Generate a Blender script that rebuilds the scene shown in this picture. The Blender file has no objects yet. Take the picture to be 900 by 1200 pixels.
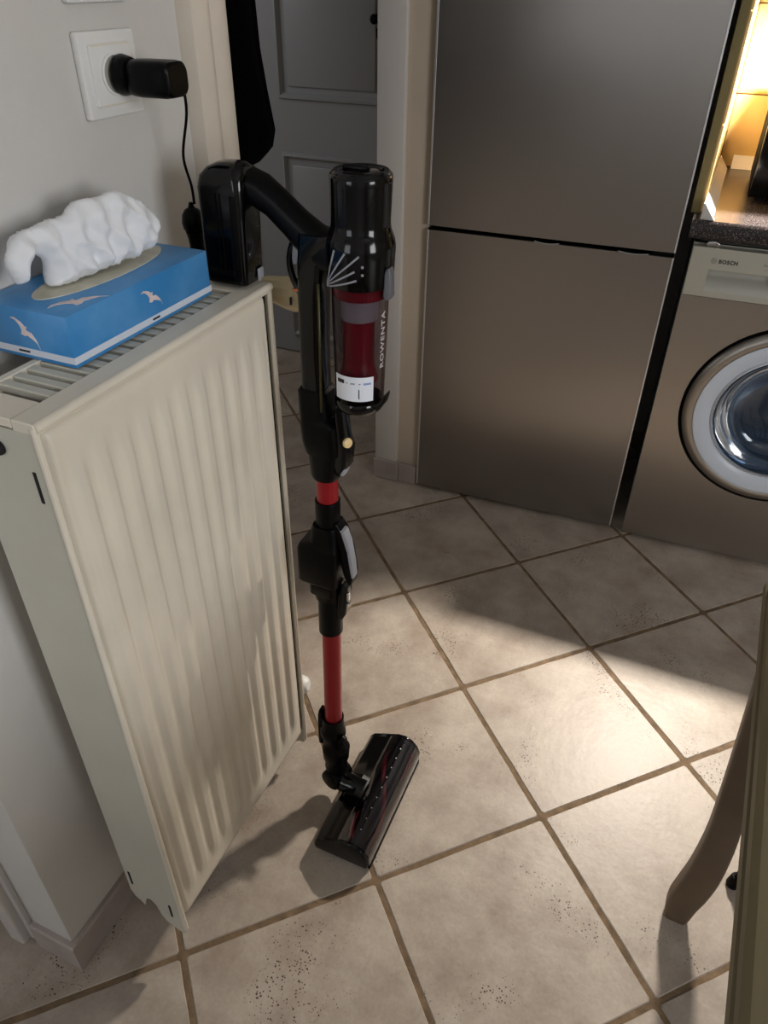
import bpy, bmesh, math, random
from mathutils import Vector, Matrix, noise
random.seed(7)
PI = math.pi
S = bpy.context.scene
COL = S.collection

# ------------------------------------------------------------------ camera
cam_d = bpy.data.cameras.new('camera'); cam = bpy.data.objects.new('camera', cam_d); COL.objects.link(cam)
cam_d.sensor_fit = 'VERTICAL'; cam_d.sensor_height = 24.0; cam_d.sensor_width = 18.0
cam_d.lens = 869.5 / 1200 * 24.0
cam_d.clip_start = 0.02
Rm = Matrix(((0.91722077, -0.24321316, 0.31552086), (0.39821975, 0.53733307, -0.74343406), (0.01127315, 0.8075398, 0.58970534)))
cam.matrix_world = Matrix.Translation((0.02972, -0.87553, 1.32443)) @ Rm.to_4x4()
S.camera = cam
S.view_settings.view_transform = 'Standard'; S.view_settings.look = 'None'
S.view_settings.gamma = 1.0; S.view_settings.use_curve_mapping = False
S.view_settings.exposure = 0.0

# ------------------------------------------------------------------ world and lights
W = bpy.data.worlds.new('world'); S.world = W; W.use_nodes = True
W.node_tree.nodes['Background'].inputs[0].default_value = (0.75, 0.86, 1.0, 1)
W.node_tree.nodes['Background'].inputs[1].default_value = 0.6

def area(name, loc, target, sx, sy, power, colr, spread=180):
    d = bpy.data.lights.new(name, 'AREA'); d.shape = 'RECTANGLE'; d.size = sx; d.size_y = sy
    d.energy = power; d.color = colr; d.spread = math.radians(spread)
    o = bpy.data.objects.new(name, d); COL.objects.link(o); o.location = loc
    o.rotation_euler = (Vector(target) - Vector(loc)).to_track_quat('-Z', 'Y').to_euler()
    return o
# daylight through the two windows behind the camera
area('daylight_left', (-1.35, -2.93, 1.5), (-1.35, 0, 1.5), 1.0, 1.1, 11, (0.94, 0.965, 1.0))
area('daylight_right', (2.13, -1.3, 1.5), (0, -1.3, 1.5), 0.9, 1.0, 33, (0.975, 0.985, 1.0))
# added fill light that brightens the hall
area('hall_fill', (-2.45, .95, 1.3), (-1.2, 1.2, .6), .6, .9, 5.5, (0.98, 0.97, .96))
# lamp under the wall cabinet above the worktop
LAMP = (0.235, 1.28, 1.405)
area('undercabinet_glow', LAMP, (LAMP[0], LAMP[1], 0), 0.13, 0.045, 46, (1.0, 0.91, 0.80), 145)

# ------------------------------------------------------------------ helpers
def lin(c):
    return tuple(((x/255)/12.92 if x/255 <= .04045 else ((x/255+.055)/1.055)**2.4) for x in c) + (1,)

def mat(name, c, rough=.5, metal=0., spec=.5, coat=0., trans=0., alpha=1., ior=1.45, noise_amt=0., nscale=20., bump=0., bscale=200., aniso=0., coat_rough=.1, c2=None, stretch=None, sheen=0.):
    m = bpy.data.materials.new(name); m.use_nodes = True
    nt = m.node_tree; b = nt.nodes['Principled BSDF']
    c = lin(c)
    b.inputs['Base Color'].default_value = c
    b.inputs['Roughness'].default_value = rough; b.inputs['Metallic'].default_value = metal
    b.inputs['Specular IOR Level'].default_value = spec
    b.inputs['Coat Weight'].default_value = coat; b.inputs['Coat Roughness'].default_value = coat_rough
    b.inputs['Transmission Weight'].default_value = trans; b.inputs['IOR'].default_value = ior
    b.inputs['Alpha'].default_value = alpha; b.inputs['Anisotropic'].default_value = aniso
    b.inputs['Sheen Weight'].default_value = sheen
    if noise_amt or bump:
        tc = nt.nodes.new('ShaderNodeTexCoord'); mp = nt.nodes.new('ShaderNodeMapping')
        nt.links.new(tc.outputs['Object'], mp.inputs['Vector'])
        if stretch: mp.inputs['Scale'].default_value = stretch
    if noise_amt:
        n = nt.nodes.new('ShaderNodeTexNoise'); n.inputs['Scale'].default_value = nscale; n.inputs['Detail'].default_value = 5
        nt.links.new(mp.outputs['Vector'], n.inputs['Vector'])
        mx = nt.nodes.new('ShaderNodeMix'); mx.data_type = 'RGBA'
        d = lin(c2) if c2 else tuple(x*(1-noise_amt) for x in c[:3]) + (1,)
        mx.inputs['A'].default_value = c if c2 else tuple(min(1, x*(1+noise_amt)) for x in c[:3]) + (1,)
        mx.inputs['B'].default_value = d
        cr = nt.nodes.new('ShaderNodeMapRange'); cr.inputs[1].default_value = .35; cr.inputs[2].default_value = .65
        nt.links.new(n.outputs['Fac'], cr.inputs[0]); nt.links.new(cr.outputs[0], mx.inputs['Factor'])
        nt.links.new(mx.outputs['Result'], b.inputs['Base Color'])
    if bump:
        n2 = nt.nodes.new('ShaderNodeTexNoise'); n2.inputs['Scale'].default_value = bscale; n2.inputs['Detail'].default_value = 4
        nt.links.new(mp.outputs['Vector'], n2.inputs['Vector'])
        bp = nt.nodes.new('ShaderNodeBump'); bp.inputs['Strength'].default_value = bump; bp.inputs['Distance'].default_value = .002
        nt.links.new(n2.outputs['Fac'], bp.inputs['Height']); nt.links.new(bp.outputs[0], b.inputs['Normal'])
    return m

def obj(name, bm, m, parent=None, smooth=35, root=None, kind=None, label=None):
    """one mesh object; vertices are given in world space, root is the thing's empty"""
    if isinstance(bm, bpy.types.Mesh): me = bm
    else:
        me = bpy.data.meshes.new(name)
        bmesh.ops.recalc_face_normals(bm, faces=bm.faces)
        bm.to_mesh(me); bm.free()
    if smooth:
        me.polygons.foreach_set('use_smooth', [True]*len(me.polygons)); me.set_sharp_from_angle(angle=math.radians(smooth))
    if m is not None: me.materials.append(m)
    o = bpy.data.objects.new(name, me); COL.objects.link(o)
    if parent is not None:
        o.parent = parent
        r = parent
        off = Vector(r.location)
        while r.parent: r = r.parent; off = off + Vector(r.location)
        me.transform(Matrix.Translation(-off))
    if kind: o['kind'] = kind
    if label: o['label'] = label
    return o

def thing(name, label, cat, loc=(0, 0, 0), group=None):
    o = bpy.data.objects.new(name, None); COL.objects.link(o); o.location = loc; o.empty_display_size = .05
    o['label'] = label; o['category'] = cat
    if group: o['group'] = group
    return o
def tag(o, label, cat, group=None):
    o['label'] = label; o['category'] = cat
    if group: o['group'] = group
    return o
def struct(name, bm, m, parent=None, smooth=35):
    o = obj(name, bm, m, parent, smooth)
    if parent is None: o['kind'] = 'structure'
    return o

def box(x0, x1, y0, y1, z0, z1, bev=0, seg=2, bm=None):
    own = bmesh.new()
    bmesh.ops.create_cube(own, size=1, matrix=Matrix.Translation(((x0+x1)/2, (y0+y1)/2, (z0+z1)/2)) @ Matrix.Diagonal((abs(x1-x0), abs(y1-y0), abs(z1-z0), 1)))
    if bev: bmesh.ops.bevel(own, geom=own.edges[:], offset=bev, segments=seg, affect='EDGES', profile=.5)
    return join(bm, own)
def join(bm, own):
    if bm is None: return own
    t = bpy.data.meshes.new('t'); own.to_mesh(t); own.free(); bm.from_mesh(t); bpy.data.meshes.remove(t)
    return bm
def xform(bm, M, verts=None):
    bmesh.ops.transform(bm, matrix=M, verts=verts or bm.verts[:]); return bm
def lathe(profile, seg=40, M=None, bm=None, cap=True, a0=0, a1=2*PI):
    """profile of (r, z) about the z axis"""
    own = bmesh.new(); full = abs(a1-a0-2*PI) < 1e-6
    n = seg if full else seg+1
    rings = []
    for r, z in profile:
        if r < 1e-6: rings.append([own.verts.new((0, 0, z))]*n)
        else: rings.append([own.verts.new((r*math.cos(a0+(a1-a0)*i/seg), r*math.sin(a0+(a1-a0)*i/seg), z)) for i in range(n)])
    for A, B in zip(rings, rings[1:]):
        for i in range(seg):
            j = (i+1) % n
            vs = [A[i], A[j], B[j], B[i]]; u = []
            for v in vs:
                if v not in u: u.append(v)
            if len(u) >= 3:
                try: own.faces.new(u)
                except ValueError: pass
    if cap and full:
        for R, z in ((rings[0], 0), (rings[-1], 1)):
            if R[0] is not R[1]: own.faces.new(R)
    if M is not None: xform(own, M)
    return join(bm, own)
def axis(p, d):
    """matrix that takes the z axis to direction d at p"""
    return Matrix.Translation(p) @ Vector(d).to_track_quat('Z', 'Y').to_matrix().to_4x4()
def cyl(p0, p1, r0, r1=None, seg=28, bev=0, bm=None):
    p0, p1 = Vector(p0), Vector(p1); L = (p1-p0).length; r1 = r0 if r1 is None else r1
    b = min(bev, L/2*.98, r0*.9, r1*.9) if bev else 0
    pr = [(r0-b, 0), (r0-b*.3, b*.3), (r0, b), (r1, L-b), (r1-b*.3, L-b*.3), (r1-b, L)] if b else [(r0, 0), (r1, L)]
    return lathe(pr, seg, axis(p0, p1-p0), bm)
def loft(sections, bm=None, cap=True, closed=False):
    own = bmesh.new(); R = [[own.verts.new(p) for p in s] for s in sections]
    n = len(R[0]); pairs = list(zip(R, R[1:])) + ([(R[-1], R[0])] if closed else [])
    for A, B in pairs:
        for i in range(n):
            j = (i+1) % n; own.faces.new((A[i], A[j], B[j], B[i]))
    if cap and not closed: own.faces.new(R[0]); own.faces.new(R[-1])
    return join(bm, own)
def catmull(P, n=8):
    P = [Vector(p) for p in P]; Q = [P[0]*2-P[1]] + P + [P[-1]*2-P[-2]]; out = []
    for i in range(1, len(Q)-2):
        for k in range(n):
            t = k/n; a, b, c, d = Q[i-1:i+3]
            out.append(.5*((2*b)+(c-a)*t+(2*a-5*b+4*c-d)*t*t+(3*b-a-3*c+d)*t**3))
    out.append(P[-1]); return out
def tube(P, r, seg=14, bm=None, sm=8):
    pts = catmull(P, sm) if sm else [Vector(p) for p in P]
    rs = r if isinstance(r, (list, tuple)) else [r]*len(P)
    secs = []; N = len(pts)
    up = Vector((0, 0, 1))
    nrm = None
    for i, p in enumerate(pts):
        t = (pts[min(i+1, N-1)]-pts[max(i-1, 0)]).normalized()
        if nrm is None: nrm = t.orthogonal().normalized()
        nrm = (nrm - t*nrm.dot(t)).normalized(); bn = t.cross(nrm)
        f = i/(N-1)*(len(rs)-1); k = min(int(f), len(rs)-2) if len(rs) > 1 else 0
        rr = rs[k]+(rs[min(k+1, len(rs)-1)]-rs[k])*(f-k)
        secs.append([p+(nrm*math.cos(2*PI*j/seg)+bn*math.sin(2*PI*j/seg))*rr for j in range(seg)])
    return loft(secs, bm)
def rrect(w, h, r, n=5):
    """rounded rectangle polygon, centred, w by h"""
    out = []
    for cx, cy, a in ((w/2-r, h/2-r, 0), (-w/2+r, h/2-r, PI/2), (-w/2+r, -h/2+r, PI), (w/2-r, -h/2+r, 1.5*PI)):
        for i in range(n+1): out.append((cx+r*math.cos(a+PI/2*i/n), cy+r*math.sin(a+PI/2*i/n)))
    return out
def prism(poly, d0, d1, plane='xz', bev=0, bm=None, seg=2):
    """extrude a polygon. plane xz: along y, yz: along x, xy: along z"""
    own = bmesh.new()
    f = {'xz': lambda a, b, d: (a, d, b), 'yz': lambda a, b, d: (d, a, b), 'xy': lambda a, b, d: (a, b, d)}[plane]
    v0 = [own.verts.new(f(a, b, d0)) for a, b in poly]; v1 = [own.verts.new(f(a, b, d1)) for a, b in poly]
    own.faces.new(v0); own.faces.new(v1[::-1]); n = len(poly); e = []
    for i in range(n): own.faces.new((v0[i], v1[i], v1[(i+1) % n], v0[(i+1) % n]))
    if bev:
        es = [x for x in own.edges if (x.verts[0] in v0) == (x.verts[1] in v0)]
        bmesh.ops.bevel(own, geom=es, offset=bev, segments=seg, affect='EDGES', profile=.5)
    return join(bm, own)
def text_mesh(s, size, depth=.0004, bold=0.0, spacing=1.0):
    c = bpy.data.curves.new('t', 'FONT'); c.body = s; c.size = size; c.extrude = depth; c.offset = bold; c.resolution_u = 3
    c.space_character = spacing
    o = bpy.data.objects.new('t', c); COL.objects.link(o)
    dg = bpy.context.evaluated_depsgraph_get(); dg.update()
    me = bpy.data.meshes.new_from_object(o.evaluated_get(dg))
    bpy.data.objects.remove(o); bpy.data.curves.remove(c)
    bm = bmesh.new(); bm.from_mesh(me); bpy.data.meshes.remove(me)
    return bm
def frame(o, ex, ey, ez):
    return Matrix(((ex[0], ey[0], ez[0], o[0]), (ex[1], ey[1], ez[1], o[1]), (ex[2], ey[2], ez[2], o[2]), (0, 0, 0, 1)))

# ------------------------------------------------------------------ materials
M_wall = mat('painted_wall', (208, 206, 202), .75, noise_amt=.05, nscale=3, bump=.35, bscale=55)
M_post = mat('partition_paint', (196, 182, 164), .7, noise_amt=.04, nscale=4, bump=.15, bscale=60)
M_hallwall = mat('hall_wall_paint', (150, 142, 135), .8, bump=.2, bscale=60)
M_ceil = mat('ceiling_paint', (215, 215, 212), .9, bump=.1)
M_trim = mat('trim_gloss_paint', (214, 204, 190), .35, noise_amt=.05, nscale=6)
M_trimw = mat('white_gloss_paint', (206, 202, 198), .35)
M_door = mat('hall_door_paint', (158, 160, 163), .4)
M_grout = mat('grout', (116, 96, 74), .9, noise_amt=.25, nscale=40, bump=.6, bscale=300)
M_skirt = mat('baseboard_tile', (168, 156, 150), .5, noise_amt=.1, nscale=14)
M_enamel = mat('radiator_enamel', (222, 214, 198), .38, noise_amt=.05, nscale=8, spec=.45)
M_enamel2 = mat('radiator_enamel_shaded', (196, 193, 180), .4, noise_amt=.04, nscale=8)  # darker copy of the enamel: weaker light on the ends put into colour
M_dark = mat('dark_cavity', (16, 15, 15), .8)
M_black = mat('black_glossy_plastic', (2, 2, 3), .13, spec=.35, coat=.12, coat_rough=.05)
M_black2 = mat('black_satin_plastic', (2, 2, 3), .36, spec=.16, bump=.08, bscale=900)
M_black3 = mat('black_matt_plastic', (3, 3, 3), .55, spec=.14)
M_red = mat('red_anodised_tube', (150, 24, 32), .32, metal=.3, spec=.5)
M_redp = mat('red_plastic', (128, 16, 38), .35)
M_clear = mat('smoked_clear_plastic', (200, 190, 192), .04, trans=1., ior=1.12, spec=.5)
M_clear_head = mat('tinted_window', (170, 160, 175), .06, trans=1., ior=1.5, coat=.5, coat_rough=.03)
M_greyp = mat('grey_plastic', (150, 152, 160), .4)
M_yel = mat('yellow_button', (236, 206, 150), .4)
M_chrome = mat('chrome', (215, 215, 218), .15, metal=1)
M_white = mat('white_plastic', (226, 226, 224), .4)
M_cream = mat('cream_plastic', (226, 210, 172), .4)
M_label = mat('white_label_paper', (228, 232, 242), .5)
M_ink = mat('dark_ink', (35, 36, 44), .6)
M_inkb = mat('blue_ink', (130, 160, 205), .6)
M_silverink = mat('silver_lettering', (190, 184, 184), .4)
M_granite = mat('speckled_worktop', (40, 36, 38), .25, noise_amt=.5, nscale=420, c2=(140, 124, 116), spec=.5)
M_steelside = mat('fridge_side_shade', (60, 60, 60), .5)  # cabinet coloured dark for the shadow in the side gap
M_gasket = mat('gasket_rubber', (12, 12, 12), .7)
M_polish = mat('polished_edge', (235, 237, 240), .42, metal=1)
M_panelpl = mat('washer_panel', (186, 184, 172), .35, metal=.3)
M_panelpl2 = mat('washer_recess', (176, 176, 168), .3, metal=.3)
M_ring = mat('washer_door_ring_white', (206, 214, 226), .3)
M_glass = mat('washer_glass', (95, 120, 150), .03, trans=.85, ior=1.35, coat=.6)
M_cloth_dk = mat('dark_laundry', (62, 52, 44), .9, noise_amt=.4, nscale=25, bump=.6, bscale=60)
M_drum = mat('drum_steel', (60, 60, 64), .35, metal=.8)
M_tileY = mat('cream_wall_tile', (226, 192, 128), .18, noise_amt=.07, nscale=9, bump=.05, bscale=30)
M_groutY = mat('wall_grout', (150, 122, 78), .9)
M_stubp = mat('olive_panel', (112, 100, 62), .5)
M_ctrim = mat('worktop_corner_trim', (214, 206, 194), .35)
M_paper = mat('tissue_paper', (232, 234, 238), .95, bump=.25, bscale=70, sheen=.2)
M_film = mat('clear_film', (205, 200, 180), .25, noise_amt=.1, nscale=40)
M_wood = mat('olive_painted_table', (104, 95, 70), .5, noise_amt=.12, nscale=16, bump=.15, bscale=120, stretch=(1, .15, 1))
M_leg = mat('taupe_table_leg', (94, 78, 61), .5, noise_amt=.1, nscale=16)
M_coat = mat('black_coat_cloth', (2, 2, 3), 1., spec=.05, bump=.4, bscale=250)
M_birdw = mat('gull_print', (222, 204, 204), .5, noise_amt=.12, nscale=90)
M_stripe = mat('white_stripe', (214, 220, 232), .4)
M_lens = bpy.data.materials.new('lamp_lens'); M_lens.use_nodes = True
_b = M_lens.node_tree.nodes['Principled BSDF']; _b.inputs['Emission Color'].default_value = (1, .86, .66, 1); _b.inputs['Emission Strength'].default_value = 6

def tile_mat():
    m = mat('floor_tile', (176, 160, 143), .36, spec=.5)
    nt = m.node_tree; b = nt.nodes['Principled BSDF']; L = nt.links.new; N = nt.nodes.new
    geo = N('ShaderNodeNewGeometry')            # tiles lie in one world plane: one continuous stone pattern
    info = N('ShaderNodeObjectInfo')
    tc = N('ShaderNodeTexCoord')
    add = N('ShaderNodeVectorMath'); add.operation = 'ADD'
    sc = N('ShaderNodeVectorMath'); sc.operation = 'SCALE'; sc.inputs['Scale'].default_value = 37.
    comb = N('ShaderNodeCombineXYZ'); L(info.outputs['Random'], comb.inputs[0]); L(info.outputs['Random'], comb.inputs[1])
    L(comb.outputs[0], sc.inputs[0]); L(sc.outputs[0], add.inputs[0]); L(tc.outputs['Object'], add.inputs[1])
    n1 = N('ShaderNodeTexNoise'); n1.inputs['Scale'].default_value = 9; n1.inputs['Detail'].default_value = 7; n1.inputs['Roughness'].default_value = .62
    L(add.outputs[0], n1.inputs['Vector'])
    cr = N('ShaderNodeValToRGB'); L(n1.outputs['Fac'], cr.inputs[0])
    cr.color_ramp.elements[0].position = .3; cr.color_ramp.elements[0].color = lin((150, 135, 122))
    cr.color_ramp.elements[1].position = .72; cr.color_ramp.elements[1].color = lin((192, 181, 168))
    hs = N('ShaderNodeHueSaturation'); L(cr.outputs[0], hs.inputs['Color'])
    mr = N('ShaderNodeMapRange'); L(info.outputs['Random'], mr.inputs[0]); mr.inputs[3].default_value = .93; mr.inputs[4].default_value = 1.06
    L(mr.outputs[0], hs.inputs['Value'])
    # fine grain
    n3 = N('ShaderNodeTexNoise'); n3.inputs['Scale'].default_value = 160; n3.inputs['Detail'].default_value = 3; L(add.outputs[0], n3.inputs['Vector'])
    # pits: sparse dark dots gathered in patches
    vo = N('ShaderNodeTexVoronoi'); vo.inputs['Scale'].default_value = 230; L(add.outputs[0], vo.inputs['Vector'])
    n2 = N('ShaderNodeTexNoise'); n2.inputs['Scale'].default_value = 6.5; n2.inputs['Detail'].default_value = 3; L(add.outputs[0], n2.inputs['Vector'])
    vr = N('ShaderNodeSeparateColor'); L(vo.outputs['Color'], vr.inputs[0])
    thr = N('ShaderNodeMapRange'); L(n2.outputs['Fac'], thr.inputs[0]); thr.inputs[1].default_value = .5; thr.inputs[2].default_value = .66; thr.inputs[3].default_value = 0.0; thr.inputs[4].default_value = .42
    sz = N('ShaderNodeMath'); sz.operation = 'MULTIPLY'; L(vr.outputs[0], sz.inputs[0]); L(thr.outputs[0], sz.inputs[1])
    lt = N('ShaderNodeMath'); lt.operation = 'LESS_THAN'; L(vo.outputs['Distance'], lt.inputs[0]); L(sz.outputs[0], lt.inputs[1])
    mx = N('ShaderNodeMix'); mx.data_type = 'RGBA'; L(lt.outputs[0], mx.inputs['Factor']); L(hs.outputs[0], mx.inputs['A']); mx.inputs['B'].default_value = lin((78, 62, 52))
    mg = N('ShaderNodeMix'); mg.data_type = 'RGBA'; mg.blend_type = 'MULTIPLY'; mg.inputs['Factor'].default_value = .25
    L(mx.outputs['Result'], mg.inputs['A']); L(n3.outputs['Color'], mg.inputs['B'])
    mgr = N('ShaderNodeValToRGB'); L(n3.outputs['Fac'], mgr.inputs[0]); mgr.color_ramp.elements[0].color = (.55, .55, .55, 1); mgr.color_ramp.elements[0].position = .3; mgr.color_ramp.elements[1].position = .7
    L(mgr.outputs[0], mg.inputs['B']); L(mg.outputs['Result'], b.inputs['Base Color'])
    bp = N('ShaderNodeBump'); bp.inputs['Strength'].default_value = .35; bp.inputs['Distance'].default_value = .0012
    ad = N('ShaderNodeMath'); ad.operation = 'SUBTRACT'; L(n1.outputs['Fac'], ad.inputs[0]); L(lt.outputs[0], ad.inputs[1])
    ad2 = N('ShaderNodeMath'); ad2.operation = 'ADD'; L(ad.outputs[0], ad2.inputs[0])
    n4 = N('ShaderNodeTexNoise'); n4.inputs['Scale'].default_value = 60; L(add.outputs[0], n4.inputs['Vector']); L(n4.outputs['Fac'], ad2.inputs[1])
    L(ad2.outputs[0], bp.inputs['Height']); L(bp.outputs[0], b.inputs['Normal'])
    rr = N('ShaderNodeMapRange'); L(n1.outputs['Fac'], rr.inputs[0]); rr.inputs[3].default_value = .34; rr.inputs[4].default_value = .5; L(rr.outputs[0], b.inputs['Roughness'])
    return m
M_tile = tile_mat()

def steel(name, c, rough, vertical=True, aniso=.85, rot=.0):
    m = mat(name, c, rough, metal=1.0)
    nt = m.node_tree; b = nt.nodes['Principled BSDF']; L = nt.links.new; N = nt.nodes.new
    tc = N('ShaderNodeTexCoord'); mp = N('ShaderNodeMapping'); L(tc.outputs['Object'], mp.inputs[0])
    mp.inputs['Scale'].default_value = (3, 3, 900)       # grain runs across the door
    n = N('ShaderNodeTexNoise'); n.inputs['Scale'].default_value = 1; n.inputs['Detail'].default_value = 4; L(mp.outputs[0], n.inputs[0])
    mr = N('ShaderNodeMapRange'); L(n.outputs['Fac'], mr.inputs[0]); mr.inputs[3].default_value = rough-.06; mr.inputs[4].default_value = rough+.08
    L(mr.outputs[0], b.inputs['Roughness'])
    bp = N('ShaderNodeBump'); bp.inputs['Strength'].default_value = .12; bp.inputs['Distance'].default_value = .0004; L(n.outputs['Fac'], bp.inputs['Height']); L(bp.outputs[0], b.inputs['Normal'])
    b.inputs['Anisotropic'].default_value = aniso
    tg = N('ShaderNodeTangent'); tg.direction_type = 'RADIAL'; tg.axis = 'Z'; L(tg.outputs[0], b.inputs['Tangent'])
    b.inputs['Anisotropic Rotation'].default_value = rot
    return m
M_steel = steel('brushed_steel', (160, 156, 153), .34, aniso=.6)
M_steel2 = steel('brushed_steel_washer', (174, 168, 161), .4, aniso=.6)

def sparse(m, a, b):
    n = [x for x in m.node_tree.nodes if x.type == 'MAP_RANGE'][0]; n.inputs[1].default_value = a; n.inputs[2].default_value = b
sparse(M_granite, .56, .70)
def box_blue():
    m = mat('sky_blue_card', (58, 134, 196), .38, noise_amt=1, nscale=14, c2=(98, 160, 214))
    n = [x for x in m.node_tree.nodes if x.type == 'MAP_RANGE'][0]; n.inputs[1].default_value = .45; n.inputs[2].default_value = .8
    return m
M_blue = box_blue()

# ------------------------------------------------------------------ room shell
TS = .345; q = TS*math.sqrt(.5)
floor = struct('floor', box(-2.7, 2.25, -3.05, 2.0, -.06, -.0022), M_grout)
hw = TS/2 - .0048
def tile_mesh():
    bm = bmesh.new(); C4 = rrect(2*hw, 2*hw, .004, 1); P = []
    rnd = random.Random(3)
    for i, a in enumerate(C4):
        c = C4[(i+1) % len(C4)]; L = math.hypot(c[0]-a[0], c[1]-a[1]); n = 9 if L > .1 else 1
        for k in range(n):
            j = 0 if k == 0 else rnd.uniform(-.0009, .0004); u = k/n; ux, uy = (c[0]-a[0])/L, (c[1]-a[1])/L
            P.append((a[0]+(c[0]-a[0])*u+uy*j, a[1]+(c[1]-a[1])*u-ux*j))
    b = .0016; k = (hw-b)/hw; R = [[(x, y, -.006) for x, y in P], [(x, y, -b) for x, y in P], [(x*k, y*k, 0) for x, y in P]]
    V = [[bm.verts.new(p) for p in r] for r in R]; n = len(P)
    for A, B in zip(V, V[1:]):
        for i in range(n): bm.faces.new((A[i], A[(i+1) % n], B[(i+1) % n], B[i]))
    bm.faces.new(V[-1])
    bmesh.ops.rotate(bm, verts=bm.verts, cent=(0, 0, 0), matrix=Matrix.Rotation(PI/4, 3, 'Z'))
    me = bpy.data.meshes.new('tile'); bmesh.ops.recalc_face_normals(bm, faces=bm.faces); bm.to_mesh(me); bm.free()
    me.materials.append(M_tile); return me
TM = tile_mesh()
for a in range(-14, 15):
    for b in range(-14, 15):
        x = q*((a+.5)-(b+.5)); y = q*((a+.5)+(b+.5))
        if -2.45 < x < 2.0 and -2.0 < y < 1.75:
            o = bpy.data.objects.new('tile', TM); COL.objects.link(o); o.parent = floor
            o.location = (x + random.uniform(-.0006, .0006), y + random.uniform(-.0006, .0006), random.uniform(-.0006, 0))
            o.rotation_euler = (random.uniform(-.0012, .0012), random.uniform(-.0012, .0012), random.choice((0, 1, 2, 3))*PI/2)
H = 2.5
struct('ceiling', box(-2.7, 2.25, -3.05, 2.0, H, H+.05), M_ceil)
XW = -.632; XL = -.732; YE = -.563; YD = .108
wl = struct('wall_left', box(XL, XW, YE, .03, 0, H, .004), M_wall)
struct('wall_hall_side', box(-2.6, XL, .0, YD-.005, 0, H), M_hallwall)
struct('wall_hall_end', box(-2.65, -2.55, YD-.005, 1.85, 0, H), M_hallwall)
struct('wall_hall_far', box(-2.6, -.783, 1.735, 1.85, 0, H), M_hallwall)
struct('wall_partition', box(-.783, -.645, .98, 1.85, 0, H, .003), M_post)
struct('wall_above_doorway', box(-.783, -.632, YD, .98, 2.08, H), M_wall)
struct('wall_kitchen_far', box(-.645, 2.25, 1.62, 1.85, 0, H), M_wall)
# right wall and back wall, each with a window opening
def wall_open(name, ax, c0, c1, lo, hi, a0, a1, z0, z1, m):
    bm = bmesh.new()
    def b(u0, u1, w0, w1):
        if ax == 'x': box(c0, c1, u0, u1, w0, w1, bm=bm)
        else: box(u0, u1, c0, c1, w0, w1, bm=bm)
    b(lo, a0, 0, H); b(a1, hi, 0, H); b(a0, a1, 0, z0); b(a0, a1, z1, H)
    return struct(name, bm, m)
wall_open('wall_right', 'x', 2.15, 2.25, -3.05, 1.62, -1.8, -.8, .95, 2.05, M_wall)
wall_open('wall_back', 'y', -3.05, -2.95, -2.65, 2.15, -1.9, -.8, .9, 2.1, M_wall)
struct('wall_far_left', box(-2.65, -2.55, -2.95, 0, 0, H), M_wall)
def window(name, ax, c, a0, a1, z0, z1):
    bm = bmesh.new(); w = .05
    def b(u0, u1, w0, w1, bm=bm, d=.025):
        if ax == 'x': box(c-d, c+d, u0, u1, w0, w1, .004, 1, bm)
        else: box(u0, u1, c-d, c+d, w0, w1, .004, 1, bm)
    b(a0, a0+w, z0, z1); b(a1-w, a1, z0, z1); b(a0, a1, z0, z0+w); b(a0, a1, z1-w, z1); b((a0+a1)/2-.03, (a0+a1)/2+.03, z0, z1)
    o = struct(name, bm, M_white)
    g = bmesh.new()
    if ax == 'x': box(c-.003, c+.003, a0+w, a1-w, z0+w, z1-w, bm=g)
    else: box(a0+w, a1-w, c-.003, c+.003, z0+w, z1-w, bm=g)
    obj('pane', g, M_pane, o)
M_pane = mat('window_pane', (240, 245, 250), .02, trans=1, ior=1.1)
window('window_1', 'y', -3.0, -1.9, -.8, .9, 2.1)
window('window_2', 'x', 2.2, -1.8, -.8, .95, 2.05)

# baseboards: stone tile strips
bb = struct('baseboard_left', prism([(XW, 0), (XW+.010, 0), (XW+.010, .066), (XW+.007, .070), (XW, .070)], YE, .012, 'xz', 0), M_skirt)
struct('baseboard_left_end', prism([(YE, 0), (YE-.010, 0), (YE-.010, .066), (YE-.007, .070), (YE, .070)], XW+.010, XL+.018, 'yz', 0), M_skirt)
struct('baseboard_partition', box(-.708, -.647, .969, .98, 0, .066, .002, 1), M_skirt)
struct('baseboard_partition_corner', box(-.790, -.7085, .962, .98, 0, .069, .002, 1), M_skirt)
# door casing on the far end of the left wall: backband, groove, flat, bead
prof = [(YD, 0), (YD, .012), (.100, .016), (.070, .017), (.066, .013), (.062, .013), (.058, .019), (.050, .026), (.038, .027), (.028, .022), (.020, .020), (.016, .010), (.016, 0)]
pp = [(XW+d, y) for y, d in prof]
struct('trim_1', prism(pp + [(XL, .016), (XL, YD)], 0, 2.16, 'xy'), M_trim, smooth=50)
# casing of the near end of the left wall (towards the next room)
struct('trim_2', box(XL-.030, XL+.004, YE-.022, YE+.05, .012, 2.1, .006, 3), M_trimw)
struct('trim_3', box(XL+.004, XL+.018, YE-.009, YE+.001, .02, 2.1, .003, 2), M_trimw)
# casing strip on the partition end
struct('trim_4', box(-.786, -.712, .966, .982, .069, 2.1, .004, 2), M_trimw)

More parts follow.
